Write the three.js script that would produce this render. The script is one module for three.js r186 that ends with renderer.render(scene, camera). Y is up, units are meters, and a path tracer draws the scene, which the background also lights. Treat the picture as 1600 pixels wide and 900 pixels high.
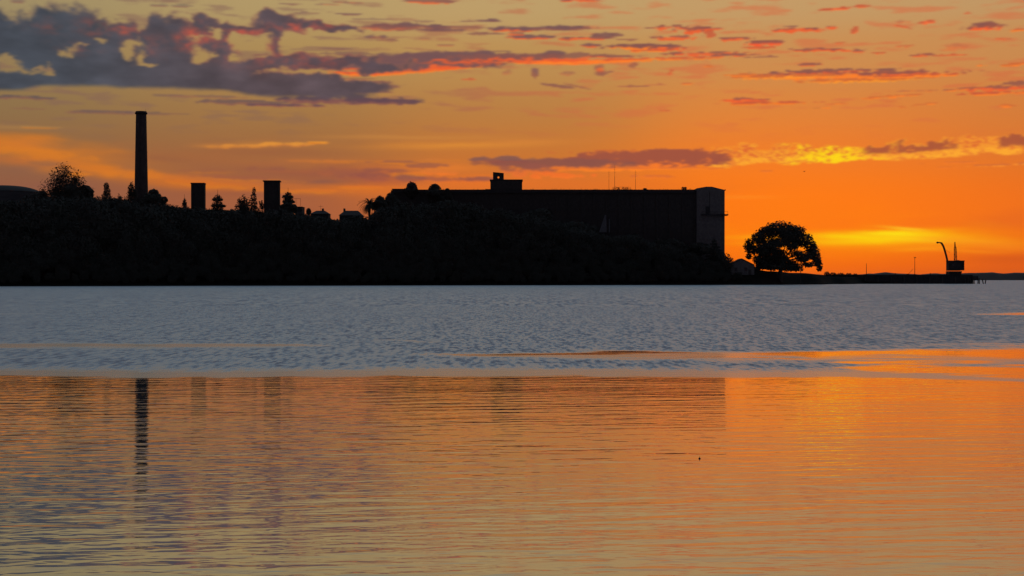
import * as THREE from 'three';
import { mergeGeometries } from 'three/addons/utils/BufferGeometryUtils.js';

// ---------------------------------------------------------------- seeded noise
const { sin, cos, abs, min, max, sqrt, floor, exp, pow, PI, hypot, atan2 } = Math;
const clamp = (x, a = 0, b = 1) => min(b, max(a, x));
const sstep = (a, b, x) => { const t = clamp((x - a) / (b - a)); return t * t * (3 - 2 * t); };
const lerp = (a, b, t) => a + (b - a) * t;
function rand(seed) { let s = seed >>> 0; return () => { s = (s + 0x6D2B79F5) >>> 0; let t = s; t = Math.imul(t ^ (t >>> 15), t | 1); t ^= t + Math.imul(t ^ (t >>> 7), t | 61); return ((t ^ (t >>> 14)) >>> 0) / 4294967296; }; }
const TAB = (() => { const r = rand(7), t = new Float32Array(65536); for (let i = 0; i < 65536; i++) t[i] = r(); return t; })();
const cell = (x, y) => TAB[((x & 255) | ((y & 255) << 8))];
function noise(x, y) {
  const ix = floor(x), iy = floor(y); let fx = x - ix, fy = y - iy;
  fx = fx * fx * fx * (fx * (fx * 6 - 15) + 10); fy = fy * fy * fy * (fy * (fy * 6 - 15) + 10);
  const a = cell(ix, iy), b = cell(ix + 1, iy), c = cell(ix, iy + 1), d = cell(ix + 1, iy + 1);
  return a + (b - a) * fx + (c - a) * fy + (a - b - c + d) * fx * fy;
}
function fbm(x, y, n = 4) { let s = 0, a = 0.5, t = 0; for (let i = 0; i < n; i++) { s += a * noise(x, y); t += a; a *= 0.5; const q = x * 1.62 - y * 1.18 + 17.3; y = x * 1.18 + y * 1.62 + 5.1; x = q; } return s / t; }
const lin = (c) => (c <= 0.04045 ? c / 12.92 : pow((c + 0.055) / 1.055, 2.4));

// ---------------------------------------------------------------- scene, camera, renderer
const scene = new THREE.Scene();
const renderer = new THREE.WebGLRenderer({ antialias: true });
renderer.setSize(1024, 576);
renderer.toneMapping = THREE.LinearToneMapping;
renderer.toneMappingExposure = 1;
renderer.shadowMap.enabled = true;
const EYE = 2.2;                                  // standing on a low river bank
const camera = new THREE.PerspectiveCamera(20.73, 16 / 9, 0.5, 60000);
camera.position.set(0, EYE, 0);
camera.lookAt(0, EYE - 0.548, -100);

// ---------------------------------------------------------------- the sky
// Directions: az = degrees to the right of north (the view), el = degrees above the horizon. Colours below are sRGB 0..255.
const AFTERGLOW = [];                             // clear-sky colours: [az, el, r, g, b]
function glow(az, rows) { for (const [el, r, g, b] of rows) AFTERGLOW.push([az, el, r, g, b]); }
glow(-18, [[10.05, 168, 148, 103], [7.78, 158, 131, 86], [6.18, 148, 118, 74], [4.56, 150, 104, 66], [2.94, 152, 92, 66], [0.15, 152, 84, 52]]);
glow(-9.23, [[10.05, 180, 154, 104], [7.78, 174, 140, 86], [6.18, 163, 120, 71], [4.56, 162, 106, 62], [2.94, 164, 94, 62], [0.15, 170, 88, 46]]);
glow(0, [[10.05, 190, 158, 106], [7.78, 188, 143, 84], [6.18, 186, 127, 68], [4.56, 200, 118, 52], [2.94, 218, 108, 42], [0.15, 218, 100, 30]]);
glow(9.23, [[10.05, 196, 156, 104], [7.78, 203, 142, 82], [6.18, 224, 133, 60], [4.56, 242, 126, 42], [2.94, 259, 124, 20], [0.15, 255, 114, 14]]);
glow(14.13, [[10.05, 196, 154, 102], [7.78, 204, 142, 82], [6.18, 224, 131, 60], [4.56, 240, 124, 44], [2.94, 260, 125, 20], [0.15, 252, 108, 16]]);
glow(18, [[10.05, 190, 150, 102], [7.78, 199, 138, 82], [6.18, 206, 124, 62], [4.56, 212, 116, 50], [2.94, 234, 108, 33], [0.15, 216, 88, 28]]);
function clearSky(az, el, out) {
  // inside the twilight arch: smooth blend of the readings; above and round it: paler, then bluer and darker with height and away from the sunset
  let w = 0, r = 0, g = 0, b = 0; const ca = clamp(az, -18.5, 18.5), ce = clamp(el, 0, 10.2);
  for (const [A, B, R, G, U] of AFTERGLOW) { const da = (ca - A) / 4.6, de = (ce - B) / 1.15, k = exp(-da * da - de * de) + 1e-9; w += k; r += R * k; g += G * k; b += U * k; }
  r /= w; g /= w; b /= w;
  const away = clamp(abs(az - 8) / 172), up = max(0, el - 10.2);
  const side = sstep(0.06, 0.55, away), s1 = sstep(0, 8, up), s2 = sstep(3, 22, up), s3 = sstep(30, 75, up);
  let R = lerp(r, 142, s1), G = lerp(g, 150, s1), B = lerp(b, 146, s1);
  R = lerp(R, SKYTOP[0], s2); G = lerp(G, SKYTOP[1], s2); B = lerp(B, SKYTOP[2], s2);
  R = lerp(R, 86, s3); G = lerp(G, 103, s3); B = lerp(B, 124, s3);
  const low = exp(-max(0, el) / 9), dr = lerp(64, 80, low), dg = lerp(70, 70, low), db = lerp(90, 80, low);   // the dusk side
  out[0] = lerp(R, dr, side * (1 - s3)); out[1] = lerp(G, dg, side * (1 - s3)); out[2] = lerp(B, db, side * (1 - s3));
}
const SKYTOP = [121, 150, 171];

const washes = [], streaks = [];
function wash(az, el, rx, ry, color, k, slant = 0, rough = 0.7) { washes.push({ az, el, rx, ry, color, k, slant, rough, s: washes.length * 7.13 }); }
function streak(az, el, hw, hu, hd, body, rim, o = {}) { const fine = sstep(2, 6, az) * sstep(2.5, 3.5, el); body = body.map((v, i) => lerp(v, [158, 86, 68][i], 0.5 * fine)); streaks.push({ fine, az, el, hw, hu, hd, body, rim, op: 0.9, soft: 0.55, rough: 0.75, slant: 0, off: 0, fx: 1.05, fy: 3.2, s: streaks.length * 5.37 + 2, ...o }); }
const bank = [], gaps = [], blush = [];
function puff(az, el, rx, ry) { bank.push([az, el, rx, ry]); }
function gap(az, el, rx, ry) { gaps.push([az, el, rx, ry]); }
function pink(az, el, rx, ry, k = 0.7) { blush.push([az, el, rx, ry, k]); }

// soft bands of lit and grey haze low over the land
const OR = [216, 122, 40], GY = [138, 94, 76], PU = [132, 84, 80], YE = [255, 168, 20];
wash(-16.73, 4.55, 2.77, 0.312, OR, 0.85, -0.08);
wash(-17.58, 4.68, 1.27, 0.222, OR, 0.5, 0);
wash(-14.57, 3.92, 2.62, 0.27, OR, 0.85, -0.12);
wash(-11.48, 3.34, 2.46, 0.205, [204, 110, 44], 0.8, -0.1);
wash(-8.77, 3.23, 2.5, 0.138, [206, 112, 46], 0.75, -0.05);
wash(-5.57, 3.25, 1.61, 0.139, [214, 112, 42], 0.8, -0.04);
wash(-10.81, 4.37, 3.37, 0.32, [168, 102, 60], 0.5, 0);
wash(-16.73, 3.88, 1.28, 0.223, GY, 0.55, 0);
wash(-15.98, 3.27, 0.86, 0.134, PU, 0.35, 0);
wash(-16.41, 3.82, 0.43, 0.134, OR, 0.4, 0);
wash(-15.44, 3.73, 0.3, 0.112, OR, 0.7, 0);
wash(-14.33, 3.7, 0.33, 0.135, OR, 0.9, -0.05);
wash(-13.7, 3.87, 0.44, 0.158, GY, 0.5, 0);
wash(-10.81, 4.76, 0.67, 0.069, [202, 130, 62], 0.6, 0);
wash(-9.45, 4.8, 1.59, 0.115, [204, 130, 58], 0.5, 0.02);

wash(-8.77, 4.62, 2.5, 0.184, [156, 96, 62], 0.6, 0);
wash(-7.41, 3.88, 2.75, 0.277, [150, 86, 66], 0.55, 0);
wash(-4.41, 4.04, 1.85, 0.209, [212, 116, 46], 0.75, 0);
wash(-5.57, 3.85, 1.61, 0.208, [150, 84, 72], 0.6, 0);
wash(-4.41, 3.58, 1.39, 0.232, [148, 80, 70], 0.6, 0.02);
wash(-6.95, 3.52, 0.83, 0.092, [122, 82, 80], 0.55, 0);
wash(-17.37, 4.14, 1.91, 0.2, [206, 112, 48], 0.5, -0.06);
wash(-13.04, 3.68, 1.77, 0.113, [212, 116, 46], 0.6, -0.09);
wash(-10.36, 3.51, 2.7, 0.114, [210, 112, 48], 0.6, -0.08);
wash(-8.55, 4.15, 2.05, 0.115, [172, 104, 60], 0.5, -0.03);
wash(-6.49, 4.26, 1.61, 0.092, [196, 112, 56], 0.5, 0);
wash(-12.59, 4.32, 1.33, 0.136, [146, 92, 64], 0.5, -0.05);
wash(-9.68, 3.04, 2.04, 0.115, [146, 86, 66], 0.6, -0.02);
wash(-2.33, 4.05, 1.39, 0.14, [232, 126, 48], 0.6, 0);
wash(-3.72, 5.13, 3.01, 0.07, [206, 138, 66], 0.45, 0);
wash(-1.86, 4.88, 3.02, 0.14, [222, 140, 54], 0.75, 0.02);
wash(0.7, 4.98, 1.63, 0.093, [214, 132, 58], 0.5, 0.03);
wash(-17.58, 5.28, 1.48, 0.089, [176, 128, 74], 0.5, 0);
wash(-17.16, 4.67, 0.85, 0.178, [206, 118, 50], 0.5, 0);
wash(-3.72, 3.17, 2.09, 0.325, [226, 116, 40], 0.5, 0);
wash(-0.93, 3.52, 2.79, 0.279, [240, 118, 40], 0.55, 0);
wash(4.64, 3.39, 3.7, 0.325, [226, 112, 40], 0.4, 0);
// the strip of yellow where the sun went down
wash(12.81, 1.28, 5.75, 0.59, [255, 136, 14], 0.6, 0);
wash(13.26, 1.44, 3.31, 0.294, [255, 176, 14], 0.85, 0.01);
wash(13.04, 1.42, 1.99, 0.159, [255, 206, 14], 0.95, 0.03);
wash(13.59, 1.59, 1.32, 0.09, [255, 224, 22], 1, -0.04);
wash(14.57, 1.41, 1.31, 0.079, [255, 216, 22], 0.95, -0.05);
wash(12.15, 1.51, 1.33, 0.068, [255, 214, 16], 0.9, -0.02);
wash(14.03, 1.79, 0.74, 0.056, [255, 204, 40], 0.8, -0.09);
wash(11.48, 1.31, 1.56, 0.068, [255, 190, 14], 0.7, 0.03);
wash(9.23, 1.53, 1.81, 0.092, [255, 158, 18], 0.85, 0);
wash(9, 1.3, 1.59, 0.069, [255, 150, 18], 0.6, 0);
wash(15.66, 1.4, 1.94, 0.134, [255, 172, 24], 0.75, -0.07);
wash(14.57, 1.09, 1.31, 0.079, [255, 158, 20], 0.7, 0.04);
wash(17.16, 1.17, 1.7, 0.156, [250, 138, 28], 0.65, -0.06);
wash(16.3, 0.99, 1.29, 0.067, [255, 150, 26], 0.5, -0.04);
wash(10.13, 0.88, 2.71, 0.206, [255, 122, 14], 0.5, 0);
wash(17.58, 2.03, 1.27, 0.311, [226, 102, 34], 0.4, 0);
wash(8.32, 2.96, 1.37, 0.069, [255, 146, 40], 0.4, 0);
wash(17.58, 0.7, 1.48, 0.155, [206, 84, 30], 0.4, 0);

// the long cloud bank at the upper left
puff(-18, 8.06, 1.68, 1.239); puff(-16.19, 8.62, 1.5, 0.983); puff(-15.01, 8.4, 1.35, 0.989); puff(-16.73, 7.63, 2.13, 0.847); puff(-14.13, 7.9, 1.44, 0.903); puff(-13.92, 8.62, 0.88, 0.587);
puff(-12.81, 8.57, 0.66, 0.908); puff(-12.1, 8.77, 0.8, 0.728); puff(-12.33, 8.01, 1.38, 1); puff(-12.46, 7.33, 1.55, 0.773); puff(-11.12, 9.07, 0.49, 0.434); puff(-10.63, 8.41, 0.76, 0.64);
puff(-10.31, 8.96, 0.81, 0.366); puff(-9.5, 8.89, 1.27, 0.275); puff(-8.32, 9.12, 1.05, 0.507); puff(-8.41, 8.87, 0.64, 0.414); puff(-7.13, 9.03, 1.83, 0.185);
puff(-16.94, 6.79, 3.19, 0.534); puff(-13.7, 7.03, 3.95, 0.633); puff(-10.58, 7.02, 3.82, 0.503); puff(-8.09, 7, 3.19, 0.392); puff(-6.03, 6.97, 2.07, 0.324); puff(-7.63, 6.58, 2.74, 0.323); puff(-18, 6.4, 1.89, 0.288);
puff(-15.33, 7.51, 1.73, 0.898); puff(-8.66, 8.24, 0.73, 0.598); puff(-10.47, 7.92, 0.9, 0.503); puff(-8.05, 7.84, 2.05, 0.3); puff(-10.81, 7.51, 1.8, 0.411); puff(-6.03, 7.74, 2.53, 0.255); puff(-8.89, 7.69, 1.36, 0.322);
gap(-17.83, 7.43, 0.4, 0.222); gap(-17.07, 7.23, 0.4, 0.1); gap(-16.43, 7.23, 0.21, 0.156); gap(-15.96, 7.93, 0.28, 0.157); gap(-15.35, 8.15, 0.39, 0.079); gap(-14.51, 8.47, 0.22, 0.101); gap(-13.63, 7.92, 0.26, 0.249);
gap(-13.39, 8.28, 0.35, 0.113); gap(-12.99, 7.85, 0.15, 0.227); gap(-12.73, 7.62, 0.22, 0.079); gap(-10.83, 8.79, 0.18, 0.183); gap(-11.08, 7.95, 0.25, 0.137); gap(-9.59, 8.4, 0.63, 0.252); gap(-9.23, 8.04, 0.59, 0.138); gap(-8.05, 8.45, 0.18, 0.253); gap(-10.09, 7.98, 0.2, 0.115); gap(-13.28, 9.13, 0.22, 0.204);
gap(-5.34, 8.34, 1.85, 0.185);
pink(-14.57, 8.82, 0.74, 0.203,.5); pink(-13.78, 8.85, 0.57, 0.203,.7); pink(-13.08, 8.34, 0.66, 0.317,.45); pink(-11.39, 8.62, 0.45, 0.456,.95); pink(-11.48, 8.21, 0.31, 0.228,.6); pink(-9.68, 8.84, 0.9, 0.161,.75); pink(-8.91, 8.82, 0.64, 0.138,.8); pink(-7.86, 8.95, 0.78, 0.138,.95); pink(-6.95, 9.13, 0.78, 0.092,.6);
pink(-16.52, 8.67, 0.51, 0.178,.35); pink(-15.44, 8.08, 0.65, 0.179,.4); pink(-10.36, 8.33, 0.59, 0.504,.5); pink(-8.55, 8.04, 0.91, 0.46,.45); pink(-7.41, 7.83, 1.37, 0.231,.55);

// purple streaks; their undersides catch the sun below the horizon
const P1 = [118, 84, 84], P2 = [134, 86, 79], P3 = [152, 92, 76], RD = [238, 96, 50], FI = [255, 128, 44], PK = [196, 104, 72];
const T = { rough: 0.5, fx: 1.1 };
// left: tails under and beside the bank
streak(-6.49, 6.44, 2.99, 0.185, 0.162, [92, 72, 80], P2, { op: .95 }); streak(-9.68, 6.32, 1.81, 0.092, 0.115, [100, 78, 84], P2, { op: .7 }); streak(-8.09, 6.23, 2.05, 0.069, 0.069, [104, 76, 82], P3);
streak(-4.76, 6.43, 1.39, 0.116, 0.139, [100, 72, 80], P2); streak(-10.81, 6.5, 2.02, 0.069, 0.069, [112, 86, 84], P3, { op: .5 }); streak(-5.11, 6.75, 1.15, 0.07, 0.046, P2, P3, { op: .6 }); streak(-4.64, 6.98, 0.69, 0.046, 0.046, P2, PK, { op: .5 });
streak(-14.46, 5.87, 1.85, 0.068, 0.09, [110, 86, 84], GY, { op: .75 }); streak(-12.59, 5.87, 1.11, 0.045, 0.068, [110, 86, 82], GY, { op: .6 }); streak(-17.16, 5.91, 0.64, 0.044, 0.044, P2, GY, { op: .35 });
streak(-17.37, 6.29, 1.48, 0.089, 0.089, [92, 78, 84], P2, { op: .7 });
streak(-12.59, 9.62, 0.44, 0.068, 0.068, [122, 104, 90], P2, { op: .6 }); streak(-11.81, 9.65, 0.45, 0.046, 0.068, [122, 104, 90], P2, { op: .6 }); streak(-17.41, 9.56, 0.3, 0.089, 0.089, [120, 96, 90], P2, { op: .6 }); streak(-12.15, 9.81, 0.67, 0.023, 0.046, P1, P2, { op: .4 });
streak(-7.98, 9.82, 0.5, 0.046, 0.069, P1, P2, { op: .6 }); streak(-6.6, 9.83, 0.51, 0.046, 0.046, P1, PK, { op: .5 }); streak(-5.91, 9.91, 0.74, 0.046, 0.046, P2, PK, { op: .7 }); streak(-5.91, 9.51, 0.51, 0.046, 0.046, P1, P2, { op: .75 }); streak(-4.99, 9.34, 0.83, 0.035, 0.035, P1, P2, { op: .5 }); streak(-7.41, 9.52, 0.6, 0.046, 0.046, P1, P2, { op: .5 });
streak(-3.02, 10, 1.07, 0.07, 0.093, P2, RD, { op: .8 }); streak(2.44, 10.04, 0.84, 0.07, 0.093, P2, RD, { op: .95 });
// the long streak across the middle
streak(-3.72, 7.49, 2.09, 0.093, 0.093, RD, FI, { op: .85, slant: .09 }); streak(-5.57, 7.41, 1.61, 0.069, 0.093, RD, FI, { op: .95, slant: -.02 }); streak(-1.4, 7.71, 2.09, 0.093, 0.093, RD, FI, { op: .9, slant: .08 }); streak(1.4, 7.87, 2.09, 0.093, 0.116, [246, 104, 50], FI, { op: .95, slant: -.02, rough: .5 });
streak(-3.72, 7.84, 3.94, 0.325, 0.348, P1, RD, { op: .97, off: -.35, rough: .5 }); streak(-5.34, 7.68, 2.08, 0.278, 0.255, P1, RD, { off: -.3, op: .95, rough: .5 }); streak(-1.86, 8.01, 2.56, 0.279, 0.279, P1, RD, { op: .97, off: -.3, rough: .5 });
streak(0, 8.01, 2.33, 0.186, 0.209, P2, RD, { op: .95, off: -.1 }); streak(1.51, 8.15, 0.47, 0.14, 0.14, P1, RD, { off: -.4, rough: .4 }); streak(2.79, 7.89, 2.79, 0.07, 0.116, RD, FI, { op: .9 }); streak(4.88, 7.94, 2.31, 0.046, 0.093, RD, FI, { op: .8, slant: .02 });
streak(2.33, 8.05, 1.39, 0.14, 0.116, P2, RD, { op: .75 }); streak(3.49, 8.04, 1.16, 0.093, 0.07, P2, RD, { op: .8, off: -.2 });
streak(-5.91, 8.11, 1.06, 0.069, 0.069, P1, P2, { op: .6 }); streak(-6.49, 8.28, 0.69, 0.046, 0.046, P1, P2, { op: .55 }); streak(-7.41, 7.9, 2.52, 0.208, 0.162, P2, P3, { op: .6, rough: 1.1 }); streak(-6.26, 7.21, 1.38, 0.046, 0.046, P2, PK, { op: .5 });
// two rows above it
streak(-3.72, 9.08, 1.67, 0.163, 0.139, P1, P3, { op: .95 }); streak(-4.64, 9.05, 1.06, 0.139, 0.116, P2, PK, { op: .8 }); streak(-2.56, 8.98, 1.16, 0.07, 0.07, P1, P2, { op: .9 }); streak(-1.86, 9.08, 1.02, 0.07, 0.093, P2, P3, { op: .6 }); streak(-3.25, 9.29, 0.37, 0.046, 0.046, P1, P2, { op: .45 });
streak(-4.88, 8.71, 0.39, 0.139, 0.093, P1, P3, { op: .8 }); streak(-4.51, 8.6, 0.46, 0.046, 0.07, P2, P3, { op: .6 }); streak(-1.12, 9.31, 0.79, 0.047, 0.047, P1, P2, { op: .7 }); streak(-0.74, 9.33, 0.28, 0.07, 0.047, P1, P2, { op: .8 }); streak(-2.98, 8.66, 0.51, 0.046, 0.046, P2, PK, { op: .35 }); streak(-2.37, 8.44, 0.46, 0.047, 0.047, P2, PK, { op: .5 });
streak(0, 9.01, 1.12, 0.14, 0.14, P1, RD, { op: .97, off: -.15 }); streak(-1.12, 8.85, 0.79, 0.07, 0.047, P2, P3, { op: .8 }); streak(2.14, 9.05, 1.21, 0.14, 0.093, P1, P3, { op: .97 }); streak(1.05, 9.03, 0.7, 0.093, 0.093, P1, P3, { op: .9 }); streak(0.65, 8.74, 1.07, 0.093, 0.093, P1, RD, { op: .9, off: .05 }); streak(0.14, 8.83, 0.37, 0.116, 0.07, P3, RD, { op: .7, off: .4 });
streak(2.51, 8.69, 1.11, 0.093, 0.093, P2, RD, { op: .9, off: .05 }); streak(3.35, 8.77, 0.51, 0.116, 0.093, P1, P3, { op: .85 }); streak(3.86, 8.81, 0.28, 0.07, 0.07, P1, P2, { op: .8 }); streak(4.18, 8.63, 0.46, 0.046, 0.046, P2, P3, { op: .7 }); streak(2.84, 8.43, 0.46, 0.07, 0.07, P1, RD, { op: .9 });
streak(-0.35, 8.24, 0.37, 0.047, 0.047, P1, P2, { op: .6 }); streak(4.64, 8.37, 1.39, 0.116, 0.139, P1, FI, { op: .98, off: .1 }); streak(5.68, 8.31, 0.69, 0.093, 0.116, P2, RD, { op: .95, off: .2 }); streak(4.88, 8.23, 0.92, 0.046, 0.07, RD, FI, { op: .9 }); streak(6.07, 8.1, 0.25, 0.069, 0.069, P1, RD, { op: .9 });
streak(5.68, 9.04, 0.78, 0.093, 0.093, P2, RD, { op: .9 }); streak(6.6, 8.93, 0.78, 0.116, 0.139, P2, RD, { op: .95, off: .3 }); streak(7.13, 8.67, 0.23, 0.3, 0.139, RD, RD, { op: .85, rough: 1 }); streak(6.03, 8.69, 0.97, 0.069, 0.116, P2, RD, { op: .85, off: .2 }); streak(7.22, 8.96, 0.6, 0.069, 0.069, P2, RD, { op: .85 });
streak(7.18, 8.11, 1.6, 0.069, 0.092, P2, RD, { op: .8, off: .15 }); streak(7.06, 7.95, 0.92, 0.046, 0.069, RD, FI, { op: .75 });
streak(0.84, 7.51, 0.21, 0.209, 0.209, [132, 90, 86], P3, { op: .85, slant: -.5, rough: .9, fx: 2 }); streak(3.25, 7.5, 0.39, 0.07, 0.139, [138, 88, 80], P3, { op: .9, fx: 1.6 }); streak(3.18, 7.63, 0.19, 0.186, 0.139, P3, RD, { op: .7, fx: 2 }); streak(4.39, 7.71, 0.21, 0.116, 0.093, P3, P3, { op: .7, fx: 2 }); streak(-0.19, 7.49, 0.19, 0.14, 0.116, P3, PK, { op: .5, fx: 2 });
streak(1.98, 7.44, 0.37, 0.093, 0.093, P3, PK, { op: .5, fx: 2 }); streak(1.77, 6.98, 0.79, 0.07, 0.07, P2, P3, { op: .8, slant: -.14 }); streak(2.28, 7, 0.51, 0.047, 0.047, P3, P3, { op: .6, slant: -.22 }); streak(4.3, 6.96, 0.74, 0.046, 0.046, P3, PK, { op: .8 }); streak(5.11, 7.02, 0.6, 0.035, 0.035, PK, PK, { op: .5 });
streak(-1.54, 7.23, 0.33, 0.047, 0.047, [196, 92, 60], RD, { op: .8 }); streak(-5.29, 7.11, 1.06, 0.046, 0.046, P2, P3, { op: .7 }); streak(-4.64, 6.94, 0.51, 0.07, 0.07, P2, P3, { op: .5 });
streak(5.75, 7.43, 0.12, 0.162, 0.139, RD, RD, { op: .7, slant: .7, rough: .4, fx: 2 }); streak(6.37, 7.05, 0.32, 0.046, 0.046, RD, FI, { op: .6, slant: .06 }); streak(5.52, 6.08, 0.18, 0.035, 0.035, RD, FI, { op: .7 }); streak(7.06, 7.63, 0.23, 0.046, 0.046, FI, FI, { op: .8 });
// right: small fiery streaks
streak(11.59, 9.54, 0.67, 0.068, 0.068, RD, [250, 108, 56], { op: .95, slant: .06, ...T }); streak(12.5, 9.6, 0.31, 0.068, 0.068, RD, RD, { op: .9, ...T }); streak(10.25, 8.85, 0.99, 0.092, 0.115, P2, RD, { op: .95, off: .45, ...T }); streak(10.04, 8.97, 0.32, 0.046, 0.046, P1, P3, { op: .8 }); streak(11.46, 8.9, 0.25, 0.068, 0.091, P2, RD, { op: .95, off: .3, ...T }); streak(12.28, 8.79, 0.16, 0.114, 0.114, RD, RD, { op: .85, slant: .4, ...T });
streak(7.98, 8.61, 0.68, 0.069, 0.092, P2, RD, { op: .9, off: .1 }); streak(9.11, 8.43, 0.77, 0.115, 0.138, P2, [252, 90, 48], { op: .97, off: .2 }); streak(8.89, 8.28, 0.64, 0.046, 0.069, RD, RD, { op: .8 }); streak(11.26, 8.13, 1.34, 0.091, 0.091, P2, RD, { op: .95, off: .15, slant: -.03 }); streak(12.37, 8.05, 0.31, 0.068, 0.068, P1, RD, { op: .8 }); streak(13.08, 7.96, 0.26, 0.045, 0.045, RD, RD, { op: .85 });
streak(8.09, 8.02, 0.82, 0.069, 0.069, P1, RD, { op: .85 }); streak(9, 7.94, 0.64, 0.046, 0.069, P2, P3, { op: .7 }); streak(10.76, 7.63, 0.58, 0.069, 0.057, P2, RD, { op: .9 }); streak(11.75, 8.36, 0.31, 0.046, 0.046, RD, RD, { op: .6 });
streak(11.93, 7.24, 4.23, 0.137, 0.182, [168, 84, 70], FI, { op: .97, off: .12, rough: .6, slant: -.01 }); streak(11.48, 7.38, 2.46, 0.091, 0.068, P1, RD, { op: .9, off: -.2 }); streak(9.91, 7.24, 2.03, 0.069, 0.115, FI, [255, 150, 50], { op: .9 }); streak(12.59, 7.04, 2.44, 0.068, 0.091, FI, [255, 152, 44], { op: .95 }); streak(14.57, 7.14, 1.74, 0.068, 0.09, RD, FI, { op: .95, off: .2 }); streak(8.32, 7.32, 0.91, 0.046, 0.069, FI, FI, { op: .85 }); streak(13.92, 7.25, 1.32, 0.068, 0.068, P2, RD, { op: .85, off: -.1 }); streak(11.48, 7.05, 0.89, 0.068, 0.091, FI, [255, 146, 50], { op: .8 });
streak(8.32, 6.45, 0.91, 0.069, 0.138, P3, RD, { op: .92, off: .2 }); streak(9.23, 6.3, 1.81, 0.069, 0.069, RD, [250, 122, 40], { op: .9 }); streak(11.26, 6.11, 0.22, 0.034, 0.034, [255, 160, 50], FI, { op: .95 }); streak(10.92, 6.09, 0.13, 0.034, 0.046, [255, 160, 50], FI, { op: .9 }); streak(13.37, 6.44, 1.32, 0.045, 0.068, FI, FI, { op: .9, slant: .04 }); streak(11.7, 6.23, 0.45, 0.034, 0.046, RD, FI, { op: .5 });
streak(13.87, 8.86, 0.39, 0.045, 0.045, RD, RD, { op: .8, slant: -.25, ...T }); streak(13.96, 9.02, 0.31, 0.068, 0.068, PK, RD, { op: .5 }); streak(14.75, 8.98, 0.35, 0.068, 0.09, RD, [250, 106, 56], { op: .9, slant: .1, ...T }); streak(16.11, 9.21, 0.13, 0.067, 0.067, RD, RD, { op: .7 });
streak(16.73, 8.7, 0.73, 0.178, 0.134, P2, [252, 98, 48], { op: .97, off: .05 }); streak(16.62, 8.84, 0.38, 0.089, 0.067, P1, P2, { op: .8 }); streak(17.79, 8.57, 0.38, 0.066, 0.066, RD, FI, { op: .9 }); streak(17.26, 8.29, 0.3, 0.067, 0.067, RD, RD, { op: .7, slant: -.15 }); streak(14.57, 7.85, 0.48, 0.045, 0.068, P3, RD, { op: .9 }); streak(15.66, 7.81, 0.6, 0.045, 0.045, RD, RD, { op: .8 }); streak(15.66, 8.11, 0.52, 0.09, 0.179, PK, RD, { op: .35 });
streak(13.92, 8.18, 0.39, 0.045, 0.068, RD, RD, { op: .5 }); streak(16.62, 7.42, 0.26, 0.045, 0.045, FI, FI, { op: .9 }); streak(17.75, 7.42, 0.63, 0.044, 0.066, FI, FI, { op: .95, slant: .08 }); streak(17.26, 6.63, 1.7, 0.089, 0.111, P3, RD, { op: .93, off: .2 }); streak(17.16, 6.45, 1.49, 0.044, 0.067, RD, FI, { op: .95 }); streak(17.79, 6.74, 0.76, 0.089, 0.066, P2, P3, { op: .85 }); streak(15.87, 6.63, 0.78, 0.045, 0.067, P3, FI, { op: .8, slant: .05 }); streak(14.35, 6.61, 0.66, 0.045, 0.068, PK, FI, { op: .55 }); streak(14.79, 6.15, 0.44, 0.045, 0.045, FI, FI, { op: .7, slant: .08 }); streak(17.43, 6.01, 0.32, 0.044, 0.067, FI, FI, { op: .95 }); streak(13.92, 6.06, 0.13, 0.034, 0.034, FI, FI, { op: .6 }); streak(13.48, 6.26, 0.26, 0.034, 0.034, FI, FI, { op: .5 });
streak(-9.91, 4.77, 1.26, 0.069, 0.092, [218, 138, 58], [206, 126, 56], { op: .85, rough: 1, soft: .8, slant: .02 }); streak(-8.09, 4.86, 1.41, 0.092, 0.092, [226, 146, 58], [200, 120, 58], { op: .9, rough: 1, soft: .8, slant: .04 }); streak(-7.06, 4.92, 0.46, 0.046, 0.069, [230, 146, 52], OR, { op: .8 }); streak(-16.73, 5.28, 0.85, 0.045, 0.045, [178, 128, 72], OR, { op: .5 });
streak(-16.73, 4.37, 2.35, 0.201, 0.245, [218, 124, 40], OR, { op: .55, rough: .9, soft: 1, slant: -.08 }); streak(-13.7, 3.8, 2.42, 0.158, 0.203, [212, 118, 42], OR, { op: .6, rough: .9, soft: 1, slant: -.1 }); streak(-10.81, 3.41, 2.69, 0.114, 0.16, [212, 112, 42], OR, { op: .65, rough: .9, soft: 1, slant: -.07 }); streak(-7.41, 3.19, 2.06, 0.092, 0.115, [216, 114, 42], OR, { op: .7, rough: .9, soft: 1 }); streak(-9.23, 3.61, 2.49, 0.092, 0.092, [160, 92, 66], OR, { op: .6, rough: 1, soft: 1, slant: -.03 }); streak(-5.57, 3.34, 1.38, 0.069, 0.116, [222, 116, 42], OR, { op: .7, rough: .9, soft: 1 }); streak(-5.34, 4.27, 2.54, 0.07, 0.093, [206, 118, 52], OR, { op: .6, rough: 1, soft: 1 }); streak(-3.72, 3.86, 1.16, 0.093, 0.139, [232, 122, 44], OR, { op: .7, rough: 1.1, soft: .8 }); streak(-15.44, 3.68, 0.56, 0.067, 0.112, OR, OR, { op: .6 }); streak(-2.33, 4.33, 1.39, 0.07, 0.07, [206, 120, 58], OR, { op: .5, soft: 1 });
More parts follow.
